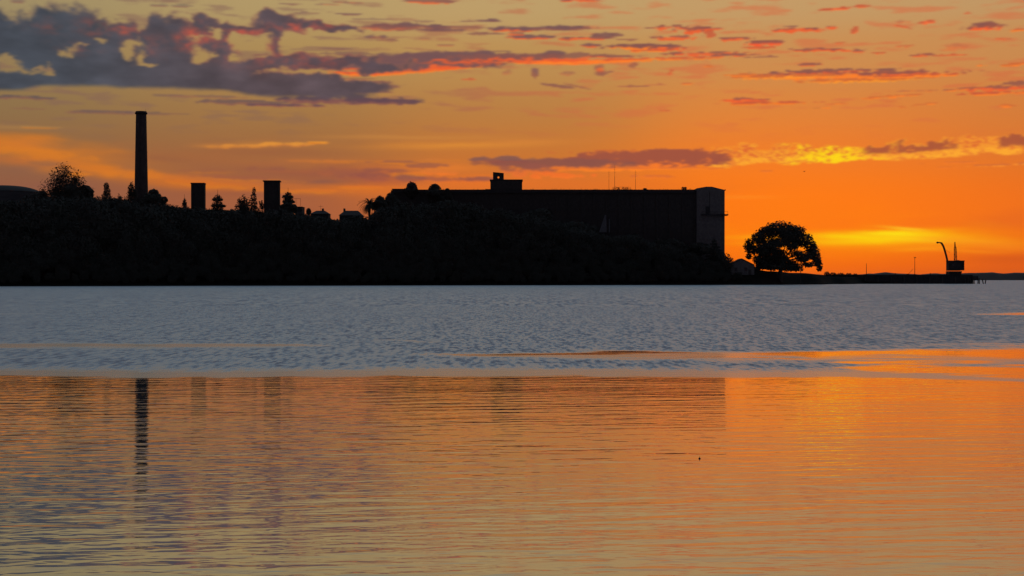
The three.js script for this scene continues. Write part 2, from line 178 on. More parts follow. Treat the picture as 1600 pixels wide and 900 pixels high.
// the low bank over the long building
const LB = [148, 82, 70], LR = [248, 122, 44];
streak(3.72, 4, 4.4, 0.07, 0.07, LR, [255, 132, 40], { op: .9 }); streak(4.88, 4.59, 2.77, 0.116, 0.139, [232, 112, 46], LR, { op: .6, rough: 1.4 }); streak(4.88, 4.32, 3.23, 0.371, 0.325, [160, 82, 62], LR, { op: .96, off: -.45, rough: .32, soft: .3 }); streak(1.86, 4.21, 3.49, 0.209, 0.209, [142, 84, 72], LR, { op: .95, off: -.5, rough: .4 }); streak(6.03, 4.38, 1.84, 0.347, 0.347, [168, 84, 58], LR, { op: .96, soft: .3, rough: .32, off: -.45 }); streak(-0.47, 4.33, 1.4, 0.14, 0.14, [128, 86, 82], LB, { op: .85 });
streak(0.47, 3.96, 1.4, 0.209, 0.209, [152, 86, 72], [236, 112, 50], { op: .75, rough: 1.2 }); streak(-1.4, 3.64, 0.93, 0.116, 0.116, [142, 86, 76], LB, { op: .7, rough: 1 }); streak(1.86, 3.77, 1.39, 0.14, 0.163, [244, 112, 44], [250, 118, 44], { op: .8, rough: 1.2 }); streak(4.18, 4.02, 3.01, 0.046, 0.07, LR, [255, 130, 40], { op: .9 }); streak(5.11, 3.72, 0.92, 0.07, 0.07, [244, 116, 48], LR, { op: .6 }); streak(-3.25, 4.14, 1.02, 0.093, 0.093, [140, 86, 76], LB, { op: .6, rough: 1.1 }); streak(-2.56, 3.87, 0.93, 0.116, 0.116, [226, 120, 52], LR, { op: .6, rough: 1.1 }); streak(-4.64, 3.95, 1.06, 0.116, 0.116, [140, 84, 74], LB, { op: .5 }); streak(-4.88, 3.72, 1.85, 0.209, 0.209, [146, 82, 72], [170, 90, 66], { op: .7, rough: 1, soft: .9 }); streak(-7.63, 3.93, 2.06, 0.161, 0.161, [150, 88, 68], [176, 96, 60], { op: .55, rough: 1.1, soft: 1 }); streak(-2.33, 3.61, 2.09, 0.116, 0.116, [158, 88, 70], [230, 112, 46], { op: .65, rough: 1.2, soft: .8 }); streak(-4.18, 4.23, 1.39, 0.07, 0.07, [150, 90, 72], OR, { op: .6, rough: 1.1 }); streak(-10.81, 3.85, 1.35, 0.091, 0.091, [158, 94, 64], OR, { op: .4, rough: 1.1, soft: 1 }); streak(-16.3, 4.05, 0.86, 0.089, 0.089, [150, 100, 68], GY, { op: .5, soft: 1 }); streak(-3.72, 3.68, 0.6, 0.116, 0.139, [132, 84, 80], LB, { op: .5 });

// the burning rim of the low bank at the right: knotted, edge-lit vapour
function fire(az, el, out) {
  if (az < 6.49 || az > 20.49) return;
  const t = clamp((az - 6.83) / (18.84 - 6.83));
  const mid = lerp(4.38, 4.54, t) + 0.06 * sin(t * 9) + 0.09 * sstep(0.3, 0.45, t), hh = 0.34 + 0.14 * (noise(az * 1.3, 3) - 0.5);
  const v = (el - mid) / hh; if (abs(v) > 1.9) return;
  const wx = (fbm(az * 2.6, el * 3.6 + 3, 3) - 0.5) * 0.5, wy = (fbm(az * 2.6 + 9, el * 3.6, 3) - 0.5) * 0.3, x = az + wx, y = el + wy;
  const n = fbm(x * 2.6 + 3, y * 5, 5), n2 = fbm(x * 3.4 + 9, y * 6.4 + 4, 4), ridge = 1 - abs(2 * n2 - 1) * 3.2, fine = 1 - abs(2 * fbm(x * 6.5, y * 12, 3) - 1) * 2.8;
  const top = v > 0 ? 1.5 : 2.6, d = 1 - pow(abs(v), top) + (n - 0.5) * (v > 0 ? 2.6 : 1.3), al = sstep(0.02, 0.45, d) * sstep(6.53, 7.41, az);
  if (al <= 0) return;
  const hot = 0.85 * exp(-pow((az - 11.48) / 1.8, 2)), dark = sstep(0.3, 0.46, noise(az * 1.5 + 4.6, 1.3)) * sstep(12.37, 12.86, az) * sstep(0.22, 0.6, d) * sstep(-0.3, 0.05, v - 0.3 * (n - 0.5));
  const under = sstep(0.0, -0.6, v) * sstep(0, 0.5, d) * (0.6 + 0.8 * n);
  let lit = clamp(clamp(max(ridge, 0.85 * fine)) * (0.75 + 0.4 * hot) + 0.35 * under + sstep(0.45, 0.08, d) * 0.35 + 0.12);
  const yel = sstep(0.35, 1, lit) * hot * sstep(0.4, 0.6, n + 0.12 * hot);
  let r = lerp(216, 255, lit), g = lerp(96, 170, lit) + 56 * yel, b = lerp(50, 50, lit) - 28 * yel;
  r = lerp(r, 166, dark * 0.92); g = lerp(g, 84, dark * 0.92); b = lerp(b, 58, dark * 0.92);
  const a = al * 0.94; out[0] = lerp(out[0], r, a); out[1] = lerp(out[1], g, a); out[2] = lerp(out[2], b, a);
}
streak(17.58, 3.98, 1.9, 0.044, 0.044, FI, [255, 150, 50], { op: .85, slant: .02 }); streak(15.87, 4.08, 1.29, 0.045, 0.045, FI, FI, { op: .5 }); streak(9.11, 3.87, 0.27, 0.046, 0.034, FI, FI, { op: .6 }); streak(15.44, 3.91, 0.43, 0.034, 0.034, FI, FI, { op: .4 });

function cloudsInView(az, el, c) {
  { // thin wisps strewn through the whole upper sky
    const w = fbm(az * 0.75 + 61, el * 5.2 + 3, 5), k = sstep(0.55, 0.76, w) * 0.5 * sstep(4.6, 6.4, el), t = sstep(-9, 6, az), c1 = [lerp(132, 214, t), lerp(98, 106, t), lerp(86, 66, t)];
    for (let i = 0; i < 3; i++) c[i] = lerp(c[i], c1[i], k);
  }
  for (const w of washes) {
    const dx = az - w.az, dy = el - w.el - w.slant * dx; if (abs(dx) > 2.4 * w.rx || abs(dy) > 3 * w.ry) continue;
    const n = fbm(az * 0.55 + w.s, el * 2.6 + w.s, 4) - 0.5, q = dx * dx / (w.rx * w.rx) + pow((dy + n * w.ry * 1.2) / w.ry, 2), k = w.k * exp(-q * (1 + w.rough * n * 2));
    for (let i = 0; i < 3; i++) c[i] = lerp(c[i], w.color[i], k);
  }
  fire(az, el, c);
  for (const s of streaks) {
    const dx = az - s.az; if (abs(dx) > 1.5 * s.hw) continue;
    const dy = el - s.el - s.slant * dx; if (dy > 2.2 * s.hu || dy < -2.2 * s.hd) continue;
    const k1 = 1 + 0.9 * s.fine, n = fbm(az * s.fx * 1.7 * k1 + s.s, el * s.fy * 1.5 * k1 + s.s * 3, 4) * 2 - 1, m = fbm(az * s.fx * 4 * k1 + s.s, el * s.fy * 2.2 * k1 - s.s, 3) * 2 - 1;
    const v = dy > 0 ? dy / s.hu : dy / s.hd, u = abs(dx) / s.hw, f = 1 - pow(u, 2.2) - pow(abs(v), 1.7) + s.rough * (1 + 0.35 * s.fine) * (n * 1.1 + m * 0.55);
    const a = s.op * sstep(0, s.soft, f); if (a <= 0) continue;
    const low = sstep(0.12, -0.5, (dy > 0 ? v * 0.7 : v) - s.off + 0.75 * n + 0.35 * m);
    for (let i = 0; i < 3; i++) c[i] = lerp(c[i], lerp(s.body[i], s.rim[i], low), a);
  }
  if (az < -2.33 && el > 5.95) {
    const flat = sstep(6.59, 7.37, el);
    const wx = (fbm(az * 1.7, el * 2.2 + 8, 4) - 0.5) * 0.95, wy = (fbm(az * 1.7 + 31, el * 2.2, 4) - 0.5) * 0.6 * flat, x = az + wx, y = el + wy;
    let d = -1, g = 0;
    for (const [a, e, rx, ry] of bank) { const q = 1 - ((x - a) * (x - a)) / (rx * rx) - ((y - e) * (y - e)) / (ry * ry); if (q > -1) d = max(d, q) + 0.16 * max(0, min(d, q)); }
    for (const [a, e, rx, ry] of gaps) { const q = ((x - a) * (x - a)) / (rx * rx) + ((y - e) * (y - e)) / (ry * ry); if (q < 6) g += exp(-q * 0.9); }
    if (d > -0.5) {
    const foot = 6.73 - 0.22 * sstep(-16.3, -17.58, az) - 0.22 * sstep(-10.81, -8.55, az) + 0.07 * (fbm(az * 1.3, 4, 3) - 0.5), base = sstep(foot - 0.07, foot + 0.13, el + 0.06 * (fbm(az * 2.5, el * 6, 3) - 0.5));
    const n = fbm(az * 2.4 + 5, el * 4, 5) - 0.5, n2 = fbm(az * 6 + 5, el * 8, 3) - 0.5, n3 = fbm(az * 9 + 2, el * 11, 3) - 0.5, f = min(1.2, d) - 1.15 * g * (1 + 2.2 * n + 1.8 * n2 + 1.2 * n3) + n * 0.62 * (0.25 + 0.75 * flat) + (n2 * 0.42 + n3 * 0.2) * flat, a = 0.975 * sstep(-0.12, 0.5 + 0.6 * clamp(g), f) * base;
    if (a > 0) {
      const t = sstep(-17.58, -7.63, az), thin = sstep(0.7, 0.06, f), tone = 1 + 0.16 * (fbm(az * 1.1 + 2, el * 2.6, 4) - 0.5) * 2;
      const body = [lerp(70, 90, t) * tone, lerp(75, 76, t) * tone, lerp(85, 82, t) * tone], edge = [lerp(116, 156, t), lerp(98, 100, t), lerp(88, 82, t)];
      let k = 0; for (const [A, E, rx, ry, s] of blush) { const q = ((x - A) * (x - A)) / (rx * rx) + ((y - E) * (y - E)) / (ry * ry); if (q < 5) k = max(k, s * exp(-q * 0.8) * (0.55 + 2.2 * n + 1.6 * n2 + 0.35 * thin)); }
      k = clamp(k) * 0.85;
      const hot = [lerp(160, 204, t), lerp(82, 88, t), 70];
      for (let i = 0; i < 3; i++) c[i] = lerp(c[i], lerp(lerp(body[i], edge[i], thin * 0.8 * flat), hot[i], k), a);
    } }
  }
}
// loose dusk cloud over the rest of the sky, as in the part in view
function cloudsElsewhere(az, el, c, k) {
  if (el < 1) return;
  const r = 1 / (sin(el * PI / 180) + 0.06), x = sin(az * PI / 180) * r, y = cos(az * PI / 180) * r, d = sstep(0.52, 0.72, fbm(x * 0.8 + 40, y * 0.8 + 11, 5)) * 0.55 * sstep(1, 6, el) * k;
  const t = [lerp(c[0], 96, 0.75), lerp(c[1], 88, 0.75), lerp(c[2], 98, 0.75)];
  for (let i = 0; i < 3; i++) c[i] = lerp(c[i], t[i], d);
}
const SW = 4096, SH = 4096;
{
  const data = new Float32Array(SW * SH * 4), c = [0, 0, 0], CW = 512, CH = 256, coarse = new Float32Array((CW + 1) * (CH + 1) * 3);
  const azOf = (u) => { let a = (u - 0.25) * 360; return a > 180 ? a - 360 : a; };
  const A0 = -23, A1 = 23, E1 = 15;
  for (let j = 0; j <= CH; j++) for (let i = 0; i <= CW; i++) {
    const az = azOf((i % CW) / CW), el = (j / CH - 0.5) * 180, k = max(sstep(19, 27, abs(az)), sstep(10.5, 18, el));
    clearSky(az, max(el, 0), c); cloudsElsewhere(az, max(el, 0), c, k);
    for (let n = 0; n < 3; n++) coarse[(j * (CW + 1) + i) * 3 + n] = lin(clamp(c[n], 0, 255) / 255);
  }
  for (let j = 0; j < SH; j++) {
    const el = ((j + 0.5) / SH - 0.5) * 180, fy = (j + 0.5) / SH * CH, y0 = min(CH - 1, floor(fy)), ty = fy - y0;
    for (let i = 0; i < SW; i++) {
      const o = (j * SW + i) * 4, az = azOf((i + 0.5) / SW); data[o + 3] = 1;
      if (el > -0.2 && el < E1 && az > A0 && az < A1) {
        clearSky(az, max(el, 0), c);
        cloudsElsewhere(az, max(el, 0), c, max(sstep(19, 27, abs(az)), sstep(10.5, 18, el)));
        cloudsInView(az, el, c);
        for (let n = 0; n < 3; n++) data[o + n] = lin(clamp(c[n], 0, 255) / 255);
      } else {
        const fx = (i + 0.5) / SW * CW, x0 = min(CW - 1, floor(fx)), tx = fx - x0, p = (y0 * (CW + 1) + x0) * 3, q = p + (CW + 1) * 3;
        for (let n = 0; n < 3; n++) data[o + n] = (coarse[p + n] * (1 - tx) + coarse[p + 3 + n] * tx) * (1 - ty) + (coarse[q + n] * (1 - tx) + coarse[q + 3 + n] * tx) * ty;
      }
    }
  }
  const sky = new THREE.DataTexture(data, SW, SH, THREE.RGBAFormat, THREE.FloatType);
  sky.mapping = THREE.EquirectangularReflectionMapping; sky.magFilter = THREE.LinearFilter; sky.minFilter = THREE.LinearFilter; sky.needsUpdate = true;
  scene.background = sky; scene.environment = sky;
}
// the sun has just set behind the far shore, right of the middle of the view: its disc is under the horizon and only the sky lights the place
const sun = new THREE.DirectionalLight(0xffb070, 2);
{ const a = 13.2 * PI / 180, e = -1.2 * PI / 180; sun.position.set(sin(a) * cos(e) * 900, sin(e) * 900, -cos(a) * cos(e) * 900); }
sun.target.position.set(0, 0, 0); sun.castShadow = true;
{ const s = sun.shadow.camera; s.left = -500; s.right = 500; s.top = 200; s.bottom = -200; s.near = 1; s.far = 2500; sun.shadow.mapSize.set(2048, 2048); }
scene.add(sun, sun.target);
scene.fog = new THREE.FogExp2(0xc8a898, 0.000012);

// ---------------------------------------------------------------- materials (linear base colours)
const std = (r, g, b, o = {}) => { const m = new THREE.MeshStandardMaterial({ roughness: 0.9, metalness: 0, ...o }); m.color.setRGB(r, g, b); return m; };
function speckle(seed, lo, hi, fx, fy, streaky = 0) {          // grain and stains of a wall, 8 m a side
  const n = 256, d = new Uint8Array(n * n * 4), wrap = (f, x, y) => { const u = x / n, v = y / n; return lerp(lerp(f(x, y), f(x - n, y), u), lerp(f(x, y - n), f(x - n, y - n), u), v); };
  for (let y = 0; y < n; y++) for (let x = 0; x < n; x++) {
    const g = wrap((a, b) => fbm(a * fx + seed, b * fy + seed, 5), x, y), s = streaky ? wrap((a, b) => fbm(a * fx * 3 + seed * 2, b * fy * 0.25, 3), x, y) : 0.5;
    const k = clamp(lerp(lo, hi, clamp(0.5 + (g - 0.5) * 2.2 + (s - 0.5) * streaky))) * 255, o = (y * n + x) * 4;
    d[o] = d[o + 1] = d[o + 2] = k; d[o + 3] = 255;
  }
  const t = new THREE.DataTexture(d, n, n); t.wrapS = t.wrapT = THREE.RepeatWrapping; t.magFilter = THREE.LinearFilter; t.colorSpace = THREE.SRGBColorSpace; t.needsUpdate = true; return t;
}
const stained = speckle(3, 0.84, 1, 0.05, 0.05, 0.9), mottled = speckle(11, 0.8, 1, 0.08, 0.08);
const M = {
  leaf: std(0.034, 0.036, 0.024, { side: THREE.DoubleSide }), needle: std(0.034, 0.04, 0.028, { side: THREE.DoubleSide }), frond: std(0.035, 0.045, 0.022, { side: THREE.DoubleSide }),
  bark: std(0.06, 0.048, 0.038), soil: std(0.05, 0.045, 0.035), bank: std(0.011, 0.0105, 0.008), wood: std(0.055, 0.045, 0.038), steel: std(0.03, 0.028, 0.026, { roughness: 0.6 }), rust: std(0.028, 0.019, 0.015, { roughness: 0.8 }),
  brick: std(0.07, 0.05, 0.042, { map: stained }), concrete: std(0.06, 0.056, 0.052, { map: stained }), dark: std(0.035, 0.034, 0.033, { map: mottled }), tar: std(0.012, 0.012, 0.012), facade: std(0.066, 0.060, 0.054, { map: stained }), pale: std(0.165, 0.15, 0.138, { map: stained }),
  white: std(0.17, 0.17, 0.17, { map: mottled }), roof: std(0.055, 0.04, 0.035, { map: mottled }), sheet: std(0.08, 0.08, 0.08, { map: mottled, roughness: 0.7 }), glass: std(0.02, 0.022, 0.025, { roughness: 0.15 }), quay: std(0.05, 0.045, 0.043, { map: stained }), far: std(0.08, 0.08, 0.065), float: std(0.02, 0.012, 0.01, { roughness: 0.7 }),
};

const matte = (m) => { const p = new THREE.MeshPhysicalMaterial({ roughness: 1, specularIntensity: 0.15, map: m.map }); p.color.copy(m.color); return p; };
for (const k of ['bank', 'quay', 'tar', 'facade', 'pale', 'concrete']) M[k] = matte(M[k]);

// ---------------------------------------------------------------- helpers
const used = {};
const numbered = (n) => { const k = used[n] = (used[n] ?? -1) + 1; return k ? `${n}_${String(k).padStart(3, '0')}` : n; };
const shade = (o) => { o.castShadow = true; o.receiveShadow = true; return o; };
function thing(name, label, category, x, y, z, turn = 0, group) {
  const o = new THREE.Group(); o.name = numbered(name); o.position.set(x, y, z); o.rotation.y = turn; o.userData = { label, category }; if (group) o.userData.group = group; scene.add(o); return o;
}
function part(name, geos, mat, parent, label) { const g = Array.isArray(geos) ? (geos.length > 1 ? mergeGeometries(geos.map(plain)) : geos[0]) : geos; const o = shade(new THREE.Mesh(g, mat)); o.name = name; if (label) o.userData.label = label; parent.add(o); return o; }
function plain(g) { const q = g.index ? g.toNonIndexed() : g; for (const k of Object.keys(q.attributes)) if (!['position', 'normal', 'uv'].includes(k)) q.deleteAttribute(k); return q; }
function struct(name, g, mat, label, kind = 'structure') { const o = shade(new THREE.Mesh(g, mat)); o.name = name; o.userData = { kind, label }; scene.add(o); return o; }
// a box from its base centre, edges chamfered a little, uv in 8 m tiles
function box(w, h, d, x = 0, y = 0, z = 0, turn = 0) {
  const g = new THREE.BoxGeometry(w, h, d), p = g.attributes.position, n = g.attributes.normal, u = g.attributes.uv;
  for (let i = 0; i < p.count; i++) { const a = abs(n.getX(i)) > 0.5 ? p.getZ(i) : p.getX(i), b = abs(n.getY(i)) > 0.5 ? p.getZ(i) : p.getY(i); u.setXY(i, a / 8 + x * 0.13, b / 8 + y * 0.07); }
  g.translate(0, h / 2, 0); if (turn) g.rotateY(turn); g.translate(x, y, z); return g;
}
function prism(pts, depth, x = 0, y = 0, z = 0) { const s = new THREE.Shape(pts.map(([a, b]) => new THREE.Vector2(a, b))), g = new THREE.ExtrudeGeometry(s, { depth, bevelEnabled: false }); const u = g.attributes.uv; for (let i = 0; i < u.count; i++) u.setXY(i, u.getX(i) / 8, u.getY(i) / 8); g.translate(x, y, z - depth / 2); return g; }
function bar(a, b, r0, r1 = r0, n = 6) {
  const A = new THREE.Vector3(...a), B = new THREE.Vector3(...b), v = B.clone().sub(A), g = new THREE.CylinderGeometry(r1, r0, v.length(), n, 1);
  g.applyQuaternion(new THREE.Quaternion().setFromUnitVectors(new THREE.Vector3(0, 1, 0), v.clone().normalize())); g.translate(...A.add(B).multiplyScalar(0.5).toArray()); return g;
}
function tube(pts, r, n = 6, seg = 24) { return new THREE.TubeGeometry(new THREE.CatmullRomCurve3(pts.map((p) => new THREE.Vector3(...p))), seg, r, n); }

// ---------------------------------------------------------------- water
// Ripples: many small wave trains running mostly towards and away from the bank, repeating every 20 m.
function rippleMap(seed, tile, n, waves, lmin, lmax, spread, lean, rms, range) {
  const r = rand(seed), gauss = () => sqrt(-2 * Math.log(r() + 1e-9)) * cos(2 * PI * r()), sx = new Float32Array(n * n), sy = new Float32Array(n * n); let e = 0;
  for (let w = 0; w < waves; w++) {
    const L = lmin * pow(lmax / lmin, r()), th = lean + gauss() * spread, ky = Math.round(tile / L * cos(th)), kx = Math.round(tile / L * sin(th)), a = (0.5 + r()), ph = r() * 2 * PI, k = hypot(kx, ky) || 1;
    const ax = a * kx / k, ay = a * ky / k, cx = new Float32Array(n), sxx = new Float32Array(n); e += ay * ay / 2;
    for (let i = 0; i < n; i++) { const t = 2 * PI * kx * i / n; cx[i] = cos(t); sxx[i] = sin(t); }
    for (let j = 0; j < n; j++) { const t = 2 * PI * ky * j / n + ph, C = cos(t), S = sin(t), o = j * n; for (let i = 0; i < n; i++) { const v = C * cx[i] - S * sxx[i]; sx[o + i] += ax * v; sy[o + i] += ay * v; } }
  }
  const k = rms / sqrt(e), d = new Uint8Array(n * n * 4);
  for (let i = 0; i < n * n; i++) { d[i * 4] = clamp(0.5 - sx[i] * k / range / 2) * 255; d[i * 4 + 1] = clamp(0.5 - sy[i] * k / range / 2) * 255; d[i * 4 + 2] = 255; d[i * 4 + 3] = 255; }
  const t = new THREE.DataTexture(d, n, n); t.wrapS = t.wrapT = THREE.RepeatWrapping; t.magFilter = THREE.LinearFilter; t.needsUpdate = true; return t;
}
const RANGE = 0.12, ripples = rippleMap(21, 20, 2048, 190, 0.07, 0.9, 0.27, -0.08, 0.0128, RANGE);
// Where the breeze ruffles the river and where it lies slick: roughness over 90 m across, from 30 m to 130 m out.
const RX = 45, RD0 = 30, RD1 = 130;
// catspaws of every size, from hand-wide to boat-wide
function gusts(x, d, lx, ld) { let s = 0; for (let i = 0; i < 6; i++) { s += (noise(x / lx + i * 31.7, d / ld + i * 17.3) - 0.5) * [2.4, 2.3, 1.1, 0.25, 0.15, 0.1][i]; lx *= 1.8; ld *= 1.8; } return max(-0.12, 0.33 * s); }
const breezeFar = (() => { const n = 2048, d = new Uint8Array(n * n * 4); for (let j = 0; j < n; j++) for (let i = 0; i < n; i++) { const v = clamp(0.52 + gusts(i * 0.08, j * 0.25, 0.16, 1.5)) * 255, o = (j * n + i) * 4; d[o] = d[o + 1] = d[o + 2] = v; d[o + 3] = 255; } const t = new THREE.DataTexture(d, n, n); t.wrapS = t.wrapT = THREE.MirroredRepeatWrapping; t.magFilter = THREE.LinearFilter; t.channel = 1; t.needsUpdate = true; return t; })();
const breeze = (() => {
  const n = 2048, d = new Uint8Array(n * n * 4);
  const slicks = [];                        // [x0, x1, d0, d1, half width, roughness, length of its left tip]
  const slick = (x0, x1, d0, d1, w, r, end = 9) => slicks.push([x0, x1, d0, d1, w, r, end]);
  slick(-3.1, 22.1, 47.3, 46.3, 3, 0.2); slick(-2.1, 5.6, 47.7, 47.1, 2.6, 0.07); slick(6.8, 21.4, 47.5, 46.1, 5, 0.04, 6);
  slick(4.6, 8.7, 44, 43.5, 0.9, 0.09); slick(8, 17.9, 38.8, 36.7, 4.6, 0.04, 3);
  slick(-27.9, -6, 53.6, 51.3, 1.7, 0.24); slick(28.8, 49.3, 99.4, 100.3, 3.4, 0.14); slick(-5.5, -2.3, 56.7, 56.1, 1, 0.3);
  slick(-41.1, -29.2, 101.2, 101.2, 1.2, 0.36);
  for (let j = 0; j < n; j++) { const D = RD0 + (j + 0.5) / n * (RD1 - RD0);
    for (let i = 0; i < n; i++) { const X = -RX + (i + 0.5) / n * 2 * RX;
      const warp = (fbm(X * 0.10 + 7, D * 0.16 + 3, 4) - 0.5);
      // the near edge of the breeze: a ragged line, paler ripples just beyond it
      const edge = 35.4 - 0.5 * sstep(3, 7, X) - 2.0 * sstep(7, 13, X) + (fbm(X * 0.16, 2, 3) - 0.5) * 2 + (fbm(X * 1.4, D * 2 + 9, 4) - 0.5) * 1.3;
      const soft = sstep(edge - 0.45, edge + 0.55, D), ramp = sstep(edge + 1.2 + 1.2 * fbm(X * 0.4, D * 0.5, 3), edge + 5.6, D);
      let r = lerp(0.25, lerp(0.52, 0.52 + gusts(X, D, 0.06, 0.4), sstep(0, 60, min(i, n - 1 - i))), ramp);
      for (const [x0, x1, d0, d1, w, q, end] of slicks) {
        if (X < x0 - 2 || X > x1 + 2) continue; const t = clamp((X - x0) / (x1 - x0)), taper = sqrt(clamp(min((X - x0) / end, (x1 - X) / 5) + 0.02)), c = lerp(d0, d1, t) + warp * 3.4 + 0.9 * sin(t * 5 + d0), ww = w * taper * (1 + 1.4 * warp), fray = (fbm(X * 0.9 + 5, D * 1.6, 4) - 0.5) * 1.1, q0 = abs(D - c) / max(0.01, ww) + fray, s = sstep(1.05, 0.4, q0) * clamp(taper * 1.6);
        r = lerp(r, max(q, 0.27), 0.85 * sstep(1.9, 0.8, q0) * clamp(taper * 1.6)); r = lerp(r, q, s);
      }
      r = lerp(0.04, r, soft);
      const v = clamp(r) * 255, o = (j * n + i) * 4; d[o] = d[o + 1] = d[o + 2] = v; d[o + 3] = 255;
    } }
  const t = new THREE.DataTexture(d, n, n); t.wrapS = t.wrapT = THREE.ClampToEdgeWrapping; t.magFilter = THREE.LinearFilter; t.channel = 1; t.needsUpdate = true; return t;
})();
{
  const zs = [60, 30, 10, 0, -6]; for (let z = -8; z > -62; z -= 0.24) zs.push(z); for (let z = -62, s = 1; z > -30000; z -= s, s *= 1.18) zs.push(z); zs.push(-30000);
  const xs = []; for (let x = 14; x < 30000; x = x * 1.32 + 1) xs.push(x); const X = [...xs.map((x) => -x).reverse()]; for (let x = -13.8; x <= 13.8; x += 0.3) X.push(x); X.push(...xs);
  const r = rand(5), W = []; for (let i = 0; i < 26; i++) { const L = 1.4 * pow(4.2, r()), th = (r() - 0.5) * 0.7; W.push([2 * PI / L * sin(th), 2 * PI / L * cos(th), r() * 2 * PI, 0.002 * L / (2 * PI) / sqrt(26 / 2)]); }
  const sheet = (rows, far) => {
    const nx = X.length, nz = rows.length, pos = [], nor = [], uv = [], uv1 = [], idx = [];
    for (const z of rows) for (const x of X) {
      const fade = sstep(62, 48, -z) * sstep(14, 11, abs(x)); let h = 0, hx = 0, hz = 0;
      if (fade > 0) for (const [kx, kz, p, a] of W) { const t = kx * x + kz * z + p; h += a * sin(t); hx += a * kx * cos(t); hz += a * kz * cos(t); }
      pos.push(x, h * fade, z); const q = 1 / hypot(hx * fade, 1, hz * fade); nor.push(-hx * fade * q, q, -hz * fade * q);
      uv.push(x / 20, -z / 20); if (far) uv1.push(x / 164, -z / 512); else uv1.push((x + RX) / (2 * RX), (-z - RD0) / (RD1 - RD0));
    }
    for (let j = 0; j + 1 < nz; j++) for (let i = 0; i + 1 < nx; i++) { const a = j * nx + i, b = a + 1, c = a + nx, e = c + 1; idx.push(a, b, c, b, e, c); }
    const g = new THREE.BufferGeometry(); g.setAttribute('position', new THREE.Float32BufferAttribute(pos, 3)); g.setAttribute('normal', new THREE.Float32BufferAttribute(nor, 3)); g.setAttribute('uv', new THREE.Float32BufferAttribute(uv, 2)); g.setAttribute('uv1', new THREE.Float32BufferAttribute(uv1, 2)); g.setIndex(idx);
    const m = new THREE.MeshPhysicalMaterial({ roughness: 1, metalness: 0.9, ior: 1.333, normalMap: ripples, normalScale: new THREE.Vector2(RANGE, RANGE), roughnessMap: far ? breezeFar : breeze }); m.color.setRGB(0.52, 0.55, 0.57); return [g, m];
  };
  struct('river_water', ...sheet([...zs.filter((z) => z > -128), -128], false), 'calm river near the bank, slick and rippled with a ruffled blue-grey band beyond');
  struct('far_river_water', ...sheet([-128, ...zs.filter((z) => z < -128)], true), 'ruffled blue-grey river towards the dark shore');
}
// ---------------------------------------------------------------- terrain of the near shore
// The waterline wanders from 495 m on the left to 690 m on the right; the ground climbs in a wooded bank to a plateau.
const SHORE = [[-400, 470], [-170, 496], [-80, 545], [0, 585], [60, 610], [95, 632], [128, 668], [150, 720], [175, 770]];
function along(table, x) { if (x <= table[0][0]) return table[0][1]; for (let i = 1; i < table.length; i++) if (x < table[i][0]) { const [a, p] = table[i - 1], [b, q] = table[i], t = (x - a) / (b - a); return lerp(p, q, t * t * (3 - 2 * t)); } return table[table.length - 1][1]; }
const shoreAt = (x) => along(SHORE, x) + 2.2 * (noise(x * 0.06 + 4, 2) - 0.5);
const BANK = [[-400, 17], [-170, 17], [-120, 16], [-70, 13], [-20, 12], [50, 11], [84, 9.5], [95, 7.0], [108, 5.6], [124, 5.0], [140, 3.9], [156, 3.4], [170, 3.2], [182, 2.6], [188, -2]], BEHIND = [[-400, 5], [-100, 6], [-40, 7], [40, 4], [84, 1], [400, 0]];
function ground(x, D) {
  const t = D - shoreAt(x), top = along(BANK, x);
  if (t < 0) return max(-3, t * 0.25);
  return min(0.5, t * 0.3) + (top - 0.5) * sstep(0, max(8, top * 2.4), t) + along(BEHIND, x) * sstep(40, 140, t) + 0.5 * (fbm(x * 0.08, D * 0.08, 3) - 0.5) * sstep(1, 5, t);
}
{
  const pos = [], uv = [], idx = [], X = [], Z = []; for (let x = -420; x <= 190; x += x < 60 ? 5 : 2) X.push(x); for (let d = 455; d <= 900; d += d < 800 ? 3 : 20) Z.push(d);
  for (const d of Z) for (const x of X) { pos.push(x, ground(x, d), -d); uv.push(x / 6, d / 6); }
  for (let j = 0; j + 1 < Z.length; j++) for (let i = 0; i + 1 < X.length; i++) { const a = j * X.length + i, b = a + 1, c = a + X.length, e = c + 1; idx.push(a, b, c, b, e, c); }
  const g = new THREE.BufferGeometry(); g.setAttribute('position', new THREE.Float32BufferAttribute(pos, 3)); g.setAttribute('uv', new THREE.Float32BufferAttribute(uv, 2)); g.setIndex(idx); g.computeVertexNormals();
  M.bank.map = mottled; struct('river_bank', g, M.bank, 'dark grassy river bank under the trees and buildings');
}
